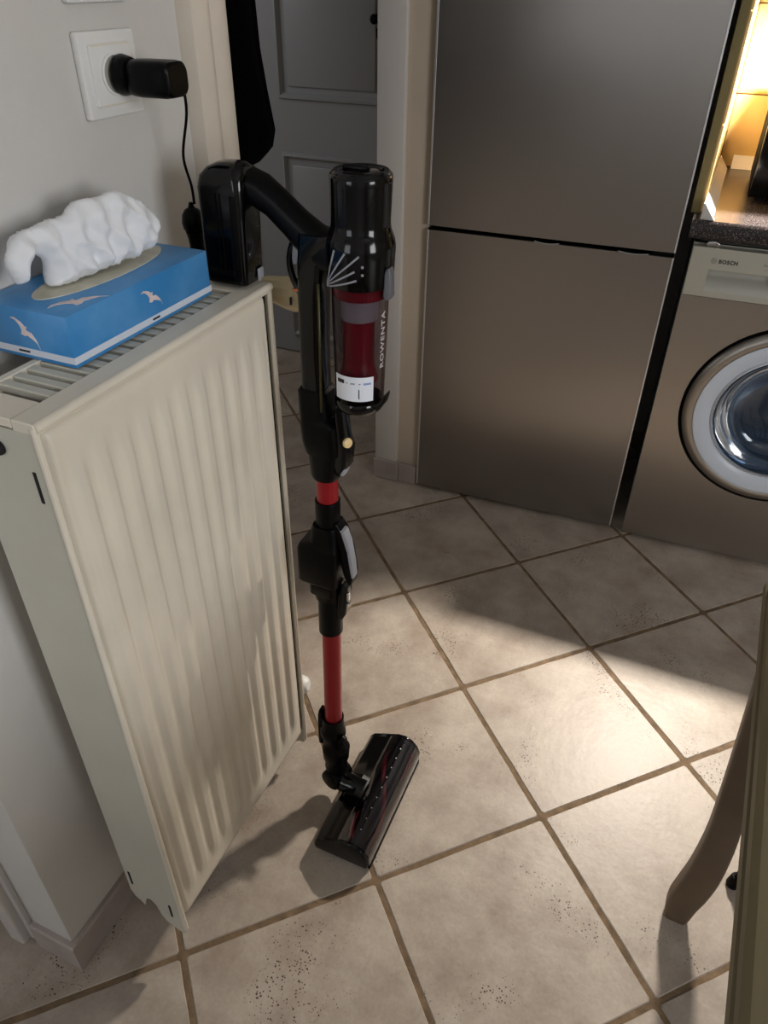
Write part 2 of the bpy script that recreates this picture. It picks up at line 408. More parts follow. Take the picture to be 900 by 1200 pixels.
# hall cupboard door
dY = 1.735
hd = struct('door_1', box(-1.62, -1.055, dY-.030, dY-.001, .004, 2.04, .003, 1), M_door)
def mould(x0, x1, z0, z1, name):
    w = .022; bm = bmesh.new(); y0 = dY-.030
    sec = [(0, 0), (.004, .011), (.012, .013), (.018, .006), (w, 0)]
    loops = []
    for d, h in sec: loops.append([(x0+d, y0-h, z0+d), (x1-d, y0-h, z0+d), (x1-d, y0-h, z1-d), (x0+d, y0-h, z1-d)])
    own = bmesh.new(); R = [[own.verts.new(p) for p in s] for s in loops]
    for A, B in zip(R, R[1:]):
        for i in range(4): own.faces.new((A[i], A[(i+1) % 4], B[(i+1) % 4], B[i]))
    for i in range(4): own.faces.new((R[0][i], R[-1][i], R[-1][(i+1) % 4], R[0][(i+1) % 4]))
    obj(name, own, M_door, hd, 25)
    obj('raised_panel', box(x0+.04, x1-.04, y0-.008, y0+.002, z0+.04, z1-.04, .006, 2), M_door, hd)
mould(-1.49, -1.075, .955, 1.95, 'panel_moulding'); mould(-1.49, -1.075, .08, .785, 'panel_moulding')
hh = obj('door_handle', lathe([(.0, 0), (.013, 0), (.013, .004), (.006, .008), (.006, .022), (.013, .028), (.014, .036), (.008, .042), (0, .043)], 24, axis((-1.108, dY-.030, 1.20), (0, -1, 0))), M_black3, hd)
obj('keyhole_plate', box(-1.114, -1.102, dY-.034, dY-.029, 1.145, 1.175, .002, 1), M_black3, hd)
struct('trim_5', box(-1.70, -1.625, dY-.045, dY-.0005, 0, 2.12, .006, 2), M_hallwall)

# ------------------------------------------------------------------ coat in the hall
def coat():
    t = thing('hanging_coat', 'long black coat hanging in the hall behind the white door casing', 'coat', (-.98, .3, 1.0))
    zs = [1.034, 1.040, 1.047, 1.055, 1.064, 1.072, 1.085, 1.099, 1.13, 1.16, 1.19, 1.219, 1.285, 1.4, 1.55, 1.66, 1.72, 1.76]
    T = [(1.03, -.80), (1.04, -.752), (1.055, -.716), (1.072, -.697), (1.099, -.690), (1.16, -.702), (1.219, -.711), (1.285, -.714), (1.5, -.715), (1.66, -.76), (1.76, -.88)]
    def xr(z):          # right outline
        for (a, b), (c, d) in zip(T, T[1:]):
            if a <= z <= c: return b+(d-b)*(z-a)/(c-a)
        return T[-1][1]
    secs = []
    for z in zs:
        r = xr(z); l = -1.12 + (.1 if z > 1.6 else 0)*(z-1.6)/.16*2; cx = (r+l)/2; rx = (r-l)/2; ry = .11 if z < 1.6 else .11-(z-1.6)*.35
        s = []
        for k in range(56):
            a = 2*PI*k/56; f = 1+.05*math.sin(a*9+z*2)+.03*math.sin(a*17+1+z*3)
            if abs(math.cos(a)) > .9: f = 1
            s.append((cx+rx*f*math.cos(a), .30+ry*f*math.sin(a), z))
        secs.append(s)
    obj('coat_body', loft(secs), M_coat, t, 60)
    obj('collar', tube([(-1.08, .30, 1.76), (-1.03, .24, 1.80), (-.97, .26, 1.80), (-.93, .31, 1.76), (-1.0, .37, 1.73)], .022, 10), M_coat, t, 60)
    obj('sleeve', tube([(-.95, .38, 1.70), (-.92, .41, 1.5), (-.92, .41, 1.3), (-.94, .40, 1.14)], [.05, .055, .05, .042], 16), M_coat, t, 60)
    obj('hanging_loop', tube([(-1.0, .25, 1.80), (-.995, .17, 1.83), (-.98, .17, 1.83), (-.985, .25, 1.80)], .004, 8), M_coat, t)
    k = thing('coat_hook', 'metal hook on the hall wall behind the hanging coat', 'hook', (-.99, YD-.005, 1.82))
    obj('plate', box(-1.005, -.975, YD-.005, YD, 1.79, 1.86, .002, 1), M_chrome, k)
    obj('hook', tube([(-.99, YD, 1.83), (-.99, YD+.05, 1.81), (-.99, YD+.085, 1.825), (-.99, YD+.09, 1.85)], .005, 10), M_chrome, k)
coat()

# ------------------------------------------------------------------ sockets
def socket_plate(name, label, yc, zc):
    t = thing(name, label, 'socket', (XW, yc, zc), 'white wall plates on the left wall')
    h, w = .083, .092
    P = [(yc+a, zc+b) for a, b in rrect(w, h, .0035, 4)]
    obj('cover_plate', prism(P, XW, XW+.009, 'yz', .003), M_white, t)
    ins = [(yc+a, zc+b) for a, b in rrect(.066, .060, .003, 3)]
    obj('insert', prism(ins, XW+.008, XW+.0115, 'yz', .001), M_white, t)
    for s in (-1, 1): obj('ridge', box(XW+.0112, XW+.0126, yc-.031, yc+.031, zc+s*.0285-.0006, zc+s*.0285+.0006), M_enamel, t)
    obj('recess_ring', lathe([(.0185, 0), (.0205, .0005), (.0205, .0022), (.0185, .003), (.0175, .0015), (.0175, 0)], 36, axis((XW+.0113, yc, zc), (1, 0, 0)), cap=False), M_white, t)
    obj('socket_face', lathe([(0, .0005), (.0175, .0005)], 32, axis((XW+.0113, yc, zc), (1, 0, 0)), cap=False), M_panelpl, t)
    obj('earth_pin', cyl((XW+.0115, yc, zc+.009), (XW+.0150, yc, zc+.009), .0023, bev=.0008, seg=12), M_chrome, t)
    return t
yo, zo = -.124, 1.228
socket_plate('wall_socket', 'white wall socket with the black charger plugged in', yo, zo)
socket_plate('wall_socket', 'white wall socket cut off by the top edge, above the charger', yo-.001, zo+.107)

# ------------------------------------------------------------------ charger
def charger():
    t = thing('charger', 'black plug-in charger with a thin cable running down behind the battery', 'charger', (XW+.012, yo+.012, zo))
    y0 = yo+.008; z0 = zo-.001
    obj('plug_disc', cyl((XW+.0145, y0, z0), (XW+.030, y0, z0), .0205, .0185, 36, .003), M_black2, t)
    secs = []
    for d, w, h, r in ((.028, .030, .034, .012), (.034, .034, .036, .012), (.045, .040, .036, .010), (.075, .041, .036, .010), (.082, .039, .034, .010), (.0845, .034, .029, .009)):
        secs.append([(XW+d, y0+a+d*.10, z0-.002+b) for a, b in rrect(w, h, r, 4)])
    obj('charger_body', loft(secs), M_black2, t)
    obj('cable', tube([(XW+.074, y0+.030, z0-.012), (XW+.070, y0+.034, z0-.040), (XW+.050, -.072, 1.140), (XW+.050, -.064, 1.105), (XW+.048, -.060, 1.082)], .0017, 8), M_black3, t)
    px, py = -.588, -.062
    obj('cable_collar', lathe([(0, 0), (.010, 0), (.0135, .004), (.0145, .012), (.013, .021), (.009, .027), (.004, .03), (.0025, .036), (0, .036)], 24, axis((px, py, 1.048), (0, 0, 1))), M_black2, t)
    obj('connector', lathe([(0, 0), (.0125, 0), (.0132, .003), (.011, .018), (.0095, .030), (.0105, .040), (.0125, .048), (0, .05)], 24, axis((px+.002, py-.001, 1.001), (0, 0, 1))), M_black2, t)
    obj('cable_bundle', tube([(px+.004, py, 1.06), (px+.022, py+.004, 1.052), (px+.026, py+.004, 1.03), (px+.017, py+.002, 1.008), (px+.006, py+.001, 1.004)], .0035, 8), M_black3, t)
charger()

# ------------------------------------------------------------------ radiator
RX0, RX1 = -.578, -.475; RY0, RY1 = -.473, -.072; RZ0, RZ1 = .092, 1.0
def radiator():
    t = thing('radiator', 'tall cream panel radiator with vertical ribs mounted on the left wall', 'radiator', (-.53, -.27, RZ0))
    # ribbed front panel
    ny, nz = 145, 60
    y0, y1 = RY0+.006, RY1-.004; z0, z1 = RZ0+.002, RZ1-.012
    bm = bmesh.new(); V = []
    pitch = .0335; nrib = 11; start = (y0+y1)/2 - pitch*nrib/2
    def sm(x, a, b):
        u = min(1, max(0, (x-a)/(b-a))); return u*u*(3-2*u)
    zz = []
    for j in range(nz+1):
        u = j/nz; zz.append(z0+(z1-z0)*(u if 0 else (.5-.5*math.cos(PI*u))*.6+u*.4))
    for j in range(nz+1):
        row = []
        for i in range(ny+1):
            y = y0+(y1-y0)*i/ny; z = zz[j]
            k = (y-start)/pitch; f = k-math.floor(k)
            inn = 0 <= k < nrib+.0001
            # raised channel occupying most of each pitch
            rib = sm(f, .10, .34)-sm(f, .66, .90) if inn else 0
            ends = sm(z, z0+.035, z0+.085)*(1-sm(z, z1-.085, z1-.035))
            edge = min(sm(y, y0, y0+.008), 1-sm(y, y1-.008, y1), sm(z, z0, z0+.008), 1-sm(z, z1-.008, z1))
            x = RX1-.0075 + .0045*edge - .0042*ends*(1-rib)*(1 if inn else 0)*0 + .0046*rib*ends - .006*(1-edge)
            row.append(bm.verts.new((x, y, z)))
        V.append(row)
    for j in range(nz):
        for i in range(ny): bm.faces.new((V[j][i], V[j][i+1], V[j+1][i+1], V[j+1][i]))
    # back and rim
    xb = RX1-.020
    B = [bm.verts.new((xb, y0, z0)), bm.verts.new((xb, y1, z0)), bm.verts.new((xb, y1, z1)), bm.verts.new((xb, y0, z1))]
    bm.faces.new(B)
    bm.faces.new(V[0] + [B[1], B[0]]); bm.faces.new(V[nz][::-1] + [B[3], B[2]])
    bm.faces.new([V[j][0] for j in range(nz, -1, -1)] + [B[0], B[3]]); bm.faces.new([V[j][ny] for j in range(nz+1)] + [B[2], B[1]])
    obj('front_panel', bm, M_enamel, t, 60)
    # rear panel and convector fins
    obj('rear_panel', box(RX0+.004, RX0+.018, RY0+.02, RY1-.02, RZ0+.02, RZ1-.05, .004, 2), M_enamel, t)
    fins = bmesh.new()
    for i in range(18): box(RX0+.02, RX1-.022, RY0+.035+i*.019, RY0+.0362+i*.019, RZ0+.06, RZ1-.09, bm=fins)
    o = obj('convector_fin', fins, mat('fin_shade_dark', (52, 50, 46), .7), t, 0); o['kind'] = 'stuff'  # fins coloured dark to give the shade deep inside the radiator
    # end covers: plates with slots and a cut-out foot
    def end(y, sgn, name):
        a, b = RX0+.004, RX1
        # outline (x, z) with the notch near the bottom
        P = [(a, RZ1-.0125), (a, RZ0+.034), (a+.006, RZ0+.016), (a+.016, RZ0+.010), (a+.022, RZ0-.002), (a+.024, RZ0+.012), (a+.030, RZ0+.030), (a+.040, RZ0+.032), (a+.048, RZ0+.022),
             (a+.052, RZ0-.004), (a+.060, RZ0-.022), (b-.026, RZ0-.026), (b-.018, RZ0-.034), (b-.008, RZ0-.036), (b-.003, RZ0-.028), (b-.001, RZ0+.02), (b-.001, RZ1-.0115), (a+.001, RZ1-.0115)]
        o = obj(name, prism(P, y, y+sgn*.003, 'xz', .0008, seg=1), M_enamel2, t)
        for i, (xc, z0_, z1_) in enumerate(((b-.0155, .912, .947), (a+.010, .150, .186), (b-.022, .100, .135))):
            obj('slot', box(xc-.0018, xc+.0018, y+sgn*.0028, y+sgn*.0037, z0_, z1_), M_dark, o)
        return o
    e0 = end(RY0, -1, 'end_cover')
    obj('rolled_edge', tube([(RX1-.002, RY0-.0005, RZ0-.02), (RX1-.002, RY0-.0005, RZ1-.004)], .0038, 10, sm=2), M_enamel, t)
    e1 = end(RY1, 1, 'end_cover')
    obj('rolled_edge', tube([(RX1-.002, RY1+.0005, RZ0-.02), (RX1-.002, RY1+.0005, RZ1-.004)], .0038, 10, sm=2), M_enamel, t)
    obj('joint_shadow_gap', box(RX1-.018, RX1-.0085, RY1-.0042, RY1-.0002, RZ0+.01, RZ1-.014), M_dark, t)
    # bleed valve on the near end
    bv = obj('bleed_valve', cyl((RX0+.045, RY0-.003, .972), (RX0+.045, RY0-.012, .972), .008, .007, 20, .001), M_chrome, t)
    obj('valve_opening', cyl((RX0+.052, RY0-.0032, .966), (RX0+.052, RY0-.006, .966), .008, .008, 20), M_dark, bv)
    # top grille: rails, end plates, bars with open slots between
    gx0, gx1 = RX0+.012, RX1-.026
    g = bmesh.new()
    def rail(name, *a): return obj(name, box(*a, .0012, 1), M_enamel, t)
    rail('top_front_rail', gx1, RX1+.001, RY0-.003, RY1+.003, RZ1-.012, RZ1)
    rail('top_rear_rail', RX0+.002, gx0, RY0-.003, RY1+.003, RZ1-.012, RZ1)
    rail('top_end_plate', gx0, gx1, RY0-.003, RY0+.034, RZ1-.010, RZ1-.0004)
    rail('top_end_plate', gx0, gx1, RY1-.045, RY1+.003, RZ1-.010, RZ1-.0004)
    obj('front_lip', tube([(RX1-.001, RY0-.002, RZ1-.005), (RX1-.001, RY1+.002, RZ1-.005)], .0052, 12, sm=2), M_enamel, t)
    p = .0177; n = int(round((RY1-.045-RY0-.034)/p))-1; s0 = RY0+.034
    bmz = box(-(gx1-gx0)/2, (gx1-gx0)/2, -.0055, .0055, -.0080, 0, .001, 1); me = bpy.data.meshes.new('bar'); bmz.to_mesh(me); bmz.free(); me.materials.append(M_enamel2)
    for i in range(n):
        o = bpy.data.objects.new('grille_bar', me); COL.objects.link(o); o.parent = t
        o.location = Vector(((gx0+gx1)/2, s0+(i+1)*(RY1-.045-s0)/(n+1), RZ1-.0006)) - Vector(t.location)
    # wall brackets
    for z in (.25, .85): obj('wall_bracket', box(XW, RX0+.006, -.30, -.265, z, z+.04, .002, 1), M_enamel2, t)
    # thermostatic head on the far end
    vy = RY1+.045; vz = .975
    obj('valve_body', tube([(-.530, RY1+.003, vz), (-.527, vy-.012, vz), (-.522, vy, vz), (-.512, vy, vz)], [.010, .011, .012, .012], 18), M_chrome, t)
    obj('valve_union', lathe([(.013, 0), (.0145, .003), (.0145, .011), (.012, .014)], 6, axis((-.531, RY1+.004, vz+.003), (0, 1, 0))), M_chrome, t)
    head = obj('thermostat_head', lathe([(0, 0), (.013, 0), (.016, .004), (.0185, .022), (.0225, .040), (.0235, .054), (.021, .060), (.012, .064), (0, .0645)], 12, axis((-.513, vy, vz), (1, .05, -.06))), M_cream, t, 20)
    obj('pointer_mark', box(-.4585, -.4565, vy-.0255, vy-.0220, vz-.008, vz+.002), M_ink, head)
    # lockshield and pipe at the foot
    obj('lower_union', tube([(-.528, RY1+.003, .150), (-.528, RY1+.050, .150), (-.528, RY1+.060, .140)], .008, 14), M_chrome, t)
    obj('lower_pipe', tube([(-.528, RY1+.060, .15), (-.528, RY1+.060, .08), (-.528, RY1+.060, .0)], .0075, 14), M_trimw, t)
    obj('lockshield_cap', lathe([(0, 0), (.014, .001), (.0185, .008), (.020, .018), (.017, .029), (.010, .035), (0, .036)], 28, axis((-.532, RY1+.058, .150), (.95, .1, .15))), M_white, t)
    obj('upper_pipe', tube([(-.527, vy, vz), (-.527, vy, .9), (-.540, vy, .5), (-.545, vy, .2), (-.545, vy, .0)], .0065, 12), M_trimw, t)
radiator()

# ------------------------------------------------------------------ tissue box
BX0, BX1, BY0, BY1, BZ = -.630, -.5165, -.373, -.139, 1.001
BH = .053
def tissue_box():
    t = thing('tissue_box', 'blue tissue box printed with white gulls on top of the radiator', 'tissue box', ((BX0+BX1)/2, (BY0+BY1)/2, BZ))
    obj('carton', box(BX0, BX1, BY0, BY1, BZ, BZ+BH, .0015, 2), M_blue, t)
    e = .0006
    obj('white_stripe', box(BX0-e*0, BX1+e, BY0-e, BY1+e, BZ+.0045, BZ+.0115), M_stripe, t, 0)
    cx, cy = -.577, -.250
    ov = [(cx+.030*math.cos(a), cy+.098*math.sin(a)) for a in [2*PI*i/48 for i in range(48)]]
    obj('opening_film', prism(ov, BZ+BH-.001, BZ+BH+.0009, 'xy'), M_film, t)
    # printed marks on the stripe
    obj('printed_mark', box(-.588, -.574, BY0-.0011, BY0-.0004, BZ+.007, BZ+.009), M_ink, t, 0)
    obj('printed_mark', box(BX1+.0004, BX1+.0011, -.252, -.240, BZ+.007, BZ+.009), M_ink, t, 0)
    # gulls: flat print laid on the carton, left wing, body, right wing
    gull = [(0, .0), (.010, .006), (.024, .004), (.040, -.004), (.030, .000), (.020, -.002), (.008, -.006), (.004, -.013), (-.003, -.016), (-.006, -.008), (-.014, -.004), (-.026, -.004), (-.036, -.010), (-.030, -.001), (-.016, .004), (-.006, .004), (-.003, .008)]
    def place(ex, ey, ez, o, sc, rot):
        bm = prism([(a*sc, b*sc) for a, b in gull], 0, .0004, 'xy')
        xform(bm, frame(o, ex, ey, ez) @ Matrix.Rotation(rot, 4, 'Z'))
        obj('printed_gull', bm, M_birdw, t, 0)
    place((0, 1, 0), (0, 0, 1), (1, 0, 0), (BX1, -.246, BZ+.033), .52, math.radians(-38))     # side facing the room
    place((0, 1, 0), (-1, 0, 0), (0, 0, 1), (-.5385, -.333, BZ+BH), .80, math.radians(-35))     # top
    place((1, 0, 0), (0, 0, 1), (0, -1, 0), (-.572, BY0, BZ+.031), .55, math.radians(-48))    # near end
    return t
tissue_box()

def tissue():
    # crumpled sheet pulled from the slot: outline in (y, z), thickness along x with folds
    out = [(-.354, 1.0695), (-.358, 1.085), (-.355, 1.100), (-.340, 1.113), (-.312, 1.118), (-.287, 1.120), (-.276, 1.127), (-.258, 1.131), (-.240, 1.129), (-.222, 1.132), (-.206, 1.126), (-.184, 1.112), (-.170, 1.097), (-.166, 1.082), (-.176, 1.068),
           (-.200, 1.062), (-.228, 1.0600), (-.255, 1.0585), (-.280, 1.0565), (-.305, 1.0555), (-.314, 1.056), (-.321, 1.060), (-.317, 1.073), (-.319, 1.086), (-.329, 1.092), (-.339, 1.087), (-.345, 1.071)]
    top = catmull([(y, 0, z) for y, z in out] + [(out[0][0], 0, out[0][1])], 6)[:-1]
    N = len(top); cy, cz = -.262, 1.088
    from mathutils.geometry import delaunay_2d_cdt
    poly = [Vector((p.x, p.z)) for p in top]
    def inside(y, z):
        c = False
        for a, b in zip(poly, poly[1:]+poly[:1]):
            if (a.y > z) != (b.y > z) and y < (b.x-a.x)*(z-a.y)/(b.y-a.y)+a.x: c = not c
        return c
    def dist(y, z): return min((p-Vector((y, z))).length for p in poly)
    pts = list(poly); st = .0019; iy = -.36; row = 0
    while iy < -.16:
        iz = 1.054 + (st/2 if row % 2 else 0)
        while iz < 1.134:
            if inside(iy, iz) and dist(iy, iz) > st*.6: pts.append(Vector((iy, iz)))
            iz += st
        iy += st*.87; row += 1
    vs, _, fs, _, _, _ = delaunay_2d_cdt(pts, [], [list(range(len(poly)))], 1, 1e-6)
    nb = len(poly); bm = bmesh.new(); sides = []
    D = [dist(v.x, v.y) if i >= nb else 0 for i, v in enumerate(vs)]
    for side in (1, -1):
        row = []
        for i, v in enumerate(vs):
            if side < 0 and D[i] < 1e-5: row.append(sides[0][i]); continue
            y, z = v.x, v.y; th = min(1, math.sqrt(D[i]/.012))
            # long pleats running up from the slot, plus sharp crumples
            fan = math.atan2(y+.262, z-.99)
            pl = math.sin(fan*26+4*noise.noise(Vector((y*14, z*10, 2+side))))*.0026
            cr = (abs(noise.noise(Vector((y*30+z*22, z*26, side*5))))-.25)*-.013+(abs(noise.noise(Vector((y*75, z*60, side*9))))-.25)*-.0036
            bulge = .010*(1-((z-1.056)/.075))*(1 if side > 0 else .2)
            x = -.578+.012*math.sin((y+.27)*16)+side*(.0015+(.0095+bulge)*th)+(pl+cr)*(.4+.6*th)
            row.append(bm.verts.new((min(max(x, -.627), -.525), y, max(z, 1.0556))))
        sides.append(row)
        for f in fs:
            try: bm.faces.new([row[k] for k in f])
            except ValueError: pass
    o = obj('tissue', bm, M_paper, None, 75)
    c = Vector((-.575, -.26, 1.056)); o.data.transform(Matrix.Translation(-c)); o.location = c
    tag(o, 'crumpled white tissue pulled up out of the blue box', 'tissue')
tissue()

# ------------------------------------------------------------------ vacuum cleaner
VY = -.112; VS = .032
def V(p): return Vector((p[0], VY+VS*p[2]+p[1], p[2]))
def lean(bm):
    for v in bm.verts: v.co.y += VY+VS*v.co.z
    return bm
def vacuum():
    t = thing('stick_vacuum', 'black and red cordless stick vacuum standing against the radiator end', 'vacuum cleaner', (-.39, VY, 0))
    def part(name, bm, m, par=None, sm=40, ln=True, label=None): return obj(name, lean(bm) if ln else bm, m, par or t, sm, label=label)
    cx = -.392
    # ---- tubes
    part('lower_tube', cyl((cx, 0, .205), (cx, 0, .47), .0158, seg=36), M_red, label='dark red metal tube')
    part('upper_tube', cyl((cx-.002, 0, .66), (cx-.002, 0, .75), .0160, seg=36), M_red, label='short red metal tube')
    part('tube_collar', lathe([(.0165, 0), (.0198, .002), (.0198, .09), (.0185, .12), (.0185, .135)], 36, axis((cx-.001, 0, .437), (0, 0, 1))), M_black2)
    part('upper_collar', cyl((cx-.002, 0, .63), (cx-.002, 0, .698), .0188, seg=36, bev=.001), M_black2)
    # ---- folding hinge block
    hb = part('hinge_block', loft([[(cx-.003+a+ox, b, z) for a, b in rrect(w, d, r, 5)] for z, w, d, r, ox in (
        (.512, .040, .040, .016, 0), (.524, .042, .042, .014, -.001), (.526, .047, .044, .010, -.003), (.545, .048, .044, .010, -.003), (.549, .064, .050, .008, -.008), (.552, .068, .052, .008, -.009), (.612, .068, .052, .008, -.009), (.618, .064, .050, .008, -.008), (.624, .046, .044, .010, 0), (.648, .044, .042, .012, 0), (.656, .038, .040, .012, 0))]), M_black2, sm=28)
    part('hinge_lug', cyl((cx-.026, -.020, .600), (cx-.026, .020, .600), .012, seg=24, bev=.002), M_black2, hb)
    lv = part('release_lever', loft([[(x+a, b, z) for a, b in rrect(w, .026, .004, 3)] for z, x, w in ((.558, cx+.038, .008), (.575, cx+.0355, .016), (.62, cx+.028, .018), (.652, cx+.019, .016), (.664, cx+.014, .008))]), M_black2, hb)
    part('lever_face', loft([[(x+a, -.004+b, z) for a, b in rrect(w, .0165, .002, 3)] for z, x, w in ((.572, cx+.0435, .004), (.60, cx+.0385, .009), (.635, cx+.0310, .012), (.655, cx+.0250, .010))]), M_greyp, lv, label='light grey lever face')
    lk = part('lock_tab', loft([[(x+a, b, z) for a, b in rrect(w, .022, .004, 3)] for z, x, w in ((.478, cx+.020, .010), (.490, cx+.022, .018), (.53, cx+.025, .018), (.545, cx+.028, .012))]), M_black, hb)
    part('indicator', cyl((cx+.033, -.006, .512), (cx+.0375, -.008, .512), .0035, seg=14, bev=.001), M_chrome, lk)
    part('indicator', box(cx+.0325, cx+.0365, -.010, -.004, .521, .536, .001, 1), M_chrome, lk)
    # ---- upper coupling
    cp = part('upper_coupling', loft([[(cx-.003+ox+a, b, z) for a, b in rrect(w, d, r, 5)] for z, w, d, r, ox in (
        (.738, .038, .040, .017, .001), (.745, .044, .042, .016, .001), (.778, .046, .044, .014, .001), (.782, .052, .046, .012, .001), (.800, .056, .048, .012, -.001), (.826, .056, .048, .012, -.003), (.832, .050, .046, .012, -.006), (.836, .044, .044, .012, -.010), (.872, .042, .042, .010, -.012), (.876, .036, .038, .010, -.012))]), M_black2, sm=28)
    part('coupling_nose', loft([[(cx+.022+ox+a, b, z) for a, b in rrect(w, .030, .006, 3)] for z, w, ox in ((.752, .010, .000), (.765, .022, .002), (.795, .026, .003), (.812, .018, .001), (.85, .012, .000))]), M_black, cp)
    part('release_button', lathe([(0, 0), (.0060, 0), (.0072, .002), (.0066, .005), (.003, .0065), (0, .0068)], 20, axis((cx+.0340, -.010, .806), (.85, -.5, .15))), M_yel, cp, label='pale yellow release button')
    part('lock_button', loft([[(cx+.028+a, -.006+b, z) for a, b in rrect(w, .016, .003, 3)] for z, w in ((.753, .006), (.760, .012), (.772, .012), (.778, .006))]), M_greyp, cp)
    # ---- spine behind the bin
    sx = -.407
    sp = part('spine', loft([[(sx+ox+a, b, z) for a, b in rrect(w, d, .008, 4)] for z, w, d, ox in ((.84, .034, .036, .002), (.87, .032, .036, .001), (.93, .030, .038, 0), (1.00, .031, .040, .001), (1.04, .034, .042, .004), (1.06, .048, .046, .014), (1.075, .052, .046, .018))]), M_black)
    part('spine_trim', box(sx+.0150, sx+.0185, -.0205, -.017, .848, 1.02, .001, 1), mat('gold_trim', (70, 64, 40), .4, metal=.6), sp, label='thin olive gold trim line')
    # ---- dust bin
    bx = -.343; bz0, bz1 = .868, 1.026
    bn = part('dust_bin', lathe([(.0300, .0), (.0315, .003), (.0345, .120), (.0350, .158), (.0338, .158), (.0330, .120), (.0302, .006), (.0290, .004)], 48, axis((bx, 0, bz0), (0, 0, 1)), cap=False), M_clear, label='clear smoked plastic dust bin')
    part('filter_cone', lathe([(0, 0), (.0255, 0), (.0250, .006), (.0205, .018), (.0195, .030), (.0200, .105), (.0205, .108), (0, .108)], 40, axis((bx-.002, 0, bz0+.032), (0, 0, 1))), M_redp, bn, label='crimson inner filter cone')
    part('bin_rim', lathe([(.0300, 0), (.0325, 0), (.0335, .004), (.0336, .016), (.0300, .017)], 44, axis((bx, 0, bz1-.0175), (0, 0, 1))), M_redp, bn)
    part('inner_mesh', lathe([(.0228, 0), (.0232, .002), (.0232, .026), (.0228, .028)], 40, axis((bx-.001, 0, bz1-.046), (0, 0, 1)), cap=False), M_greyp, bn)
    part('bin_base', lathe([(0, -.012), (.022, -.010), (.029, -.006), (.0325, 0), (.0328, .006), (.031, .009), (.0290, .0095), (0, .0095)], 44, axis((bx, 0, bz0-.002), (0, 0, 1))), M_black, bn)
    part('bin_latch', loft([[(x, y+b*.7, z+a) for a, b in rrect(w, .016, .002, 3)] for x, y, z, w in ((bx+.026, -.008, bz0+.000, .010), (bx+.033, -.008, bz0+.004, .013), (bx+.041, -.008, bz0+.016, .012), (bx+.0435, -.008, bz0+.022, .006))]), M_black, bn)
    # label wrapped on the bin
    def wrap(ang0, z, r, flip=False):
        def f(u, w, d=0):   # u along the circumference, w up
            a = ang0+u/r
            return (bx+(r+d)*math.cos(a), (r+d)*math.sin(a), z+w)
        return f
    lab = wrap(math.radians(-80), bz0+.031, .0334)
    own = bmesh.new(); g = []
    for j in range(5):
        row = []
        for i in range(17):
            u = -.026+.052*i/16; w = -.0165+.033*j/4
            rr = .0003 + (w+.0165)/.158*.0006*8*.5
            row.append(own.verts.new(lab(u, w, rr)))
        g.append(row)
    for j in range(4):
        for i in range(16): own.faces.new((g[j][i], g[j][i+1], g[j+1][i+1], g[j+1][i]))
    ret = bmesh.ops.extrude_face_region(own, geom=own.faces[:])
    for v in [x for x in ret['geom'] if isinstance(x, bmesh.types.BMVert)]:
        d = Vector((v.co.x-bx, v.co.y, 0)).normalized(); v.co += d*.0003
    lb = part('paper_label', own, M_label, bn, 60, label='white paper label with small print')
    def patch(u0, u1, w0, w1, m, name):
        o2 = bmesh.new(); n = 4; A = []; 
        for w in (w0, w1): A.append([o2.verts.new(lab(u0+(u1-u0)*i/n, w, .0010 + (w+.0165)/.158*.0024)) for i in range(n+1)])
        for i in range(n): o2.faces.new((A[0][i], A[0][i+1], A[1][i+1], A[1][i]))
        part(name, o2, m, lb, 60)
    patch(-.022, -.0115, .0065, .0115, M_ink, 'print_block')
    patch(-.0085, -.0065, .0075, .0085, M_ink, 'print_mark'); patch(-.003, .0025, .007, .009, M_greyp, 'print_mark'); patch(.0075, .0095, .0075, .0085, M_ink, 'print_mark'); patch(.013, .0225, .0065, .0092, M_inkb, 'print_mark')
    patch(.0070, .0082, -.0125, .0005, M_ink, 'print_mark')
    # lettering up the side of the bin
    tm = text_mesh('ROWENTA', .0125, .0001, .0002, 1.15)
    ws = [v.co.x for v in tm.verts]; wid = max(ws)-min(ws); x0 = min(ws)
    a0 = math.radians(-15)
    for v in tm.verts:
        u = (v.co.x-x0)/wid*.072; h = v.co.y-.0045; rr = .0331+(.058+u)/.158*.0030+.0006+v.co.z
        a = a0-h/rr*.75
        z = bz0+.056+u
        v.co = Vector((bx+rr*math.cos(a), rr*math.sin(a), z))
    part('lettering', tm, M_silverink, bn, 0)
    # ---- motor housing
    mx, mz = -.343, 1.022
    mh = part('motor_housing', lathe([(0, 0), (.036, 0), (.0395, .002), (.0400, .010), (.0412, .044), (.0400, .052), (.0368, .060), (.0352, .064), (.0345, .070), (.0355, .112), (.0358, .118), (.0350, .1215), (.0330, .1230)], 56, axis((mx, 0, mz), (0, 0, 1))), M_black, sm=50)
    part('motor_cap', lathe([(0, .004), (.018, .004), (.024, .002), (.026, .0045), (.031, .005), (.0335, .0025), (.034, 0)], 48, axis((mx, 0, mz+.1205), (0, 0, 1))), M_black, mh)
    part('cap_grip', box(mx-.022, mx+.010, -.004, .004, mz+.1235, mz+.1290, .002, 2), M_black2, mh)
    # vent slits fanning from the spine
    for k, (a, z0_, z1_) in enumerate(((-112, .006, .046), (-91, .006, .045), (-68, .006, .043), (-75, .004, .026), (-72, .002, .016))):
        P = []
        for i in range(6):
            u = i/5; ang = math.radians(-136+(a+136)*u); z = mz+z0_*.6+(z1_-z0_*.6)*u**1.1
            P.append((mx+.0414*math.cos(ang), .0414*math.sin(ang), z))
        part('vent_rib', tube(P, [.0008, .0012], 8, sm=3), M_greyp, mh)
    part('vent_mark', box(mx+.018, mx+.021, -.0385, -.0365, mz+.030, mz+.033, .0005, 1), M_greyp, mh)
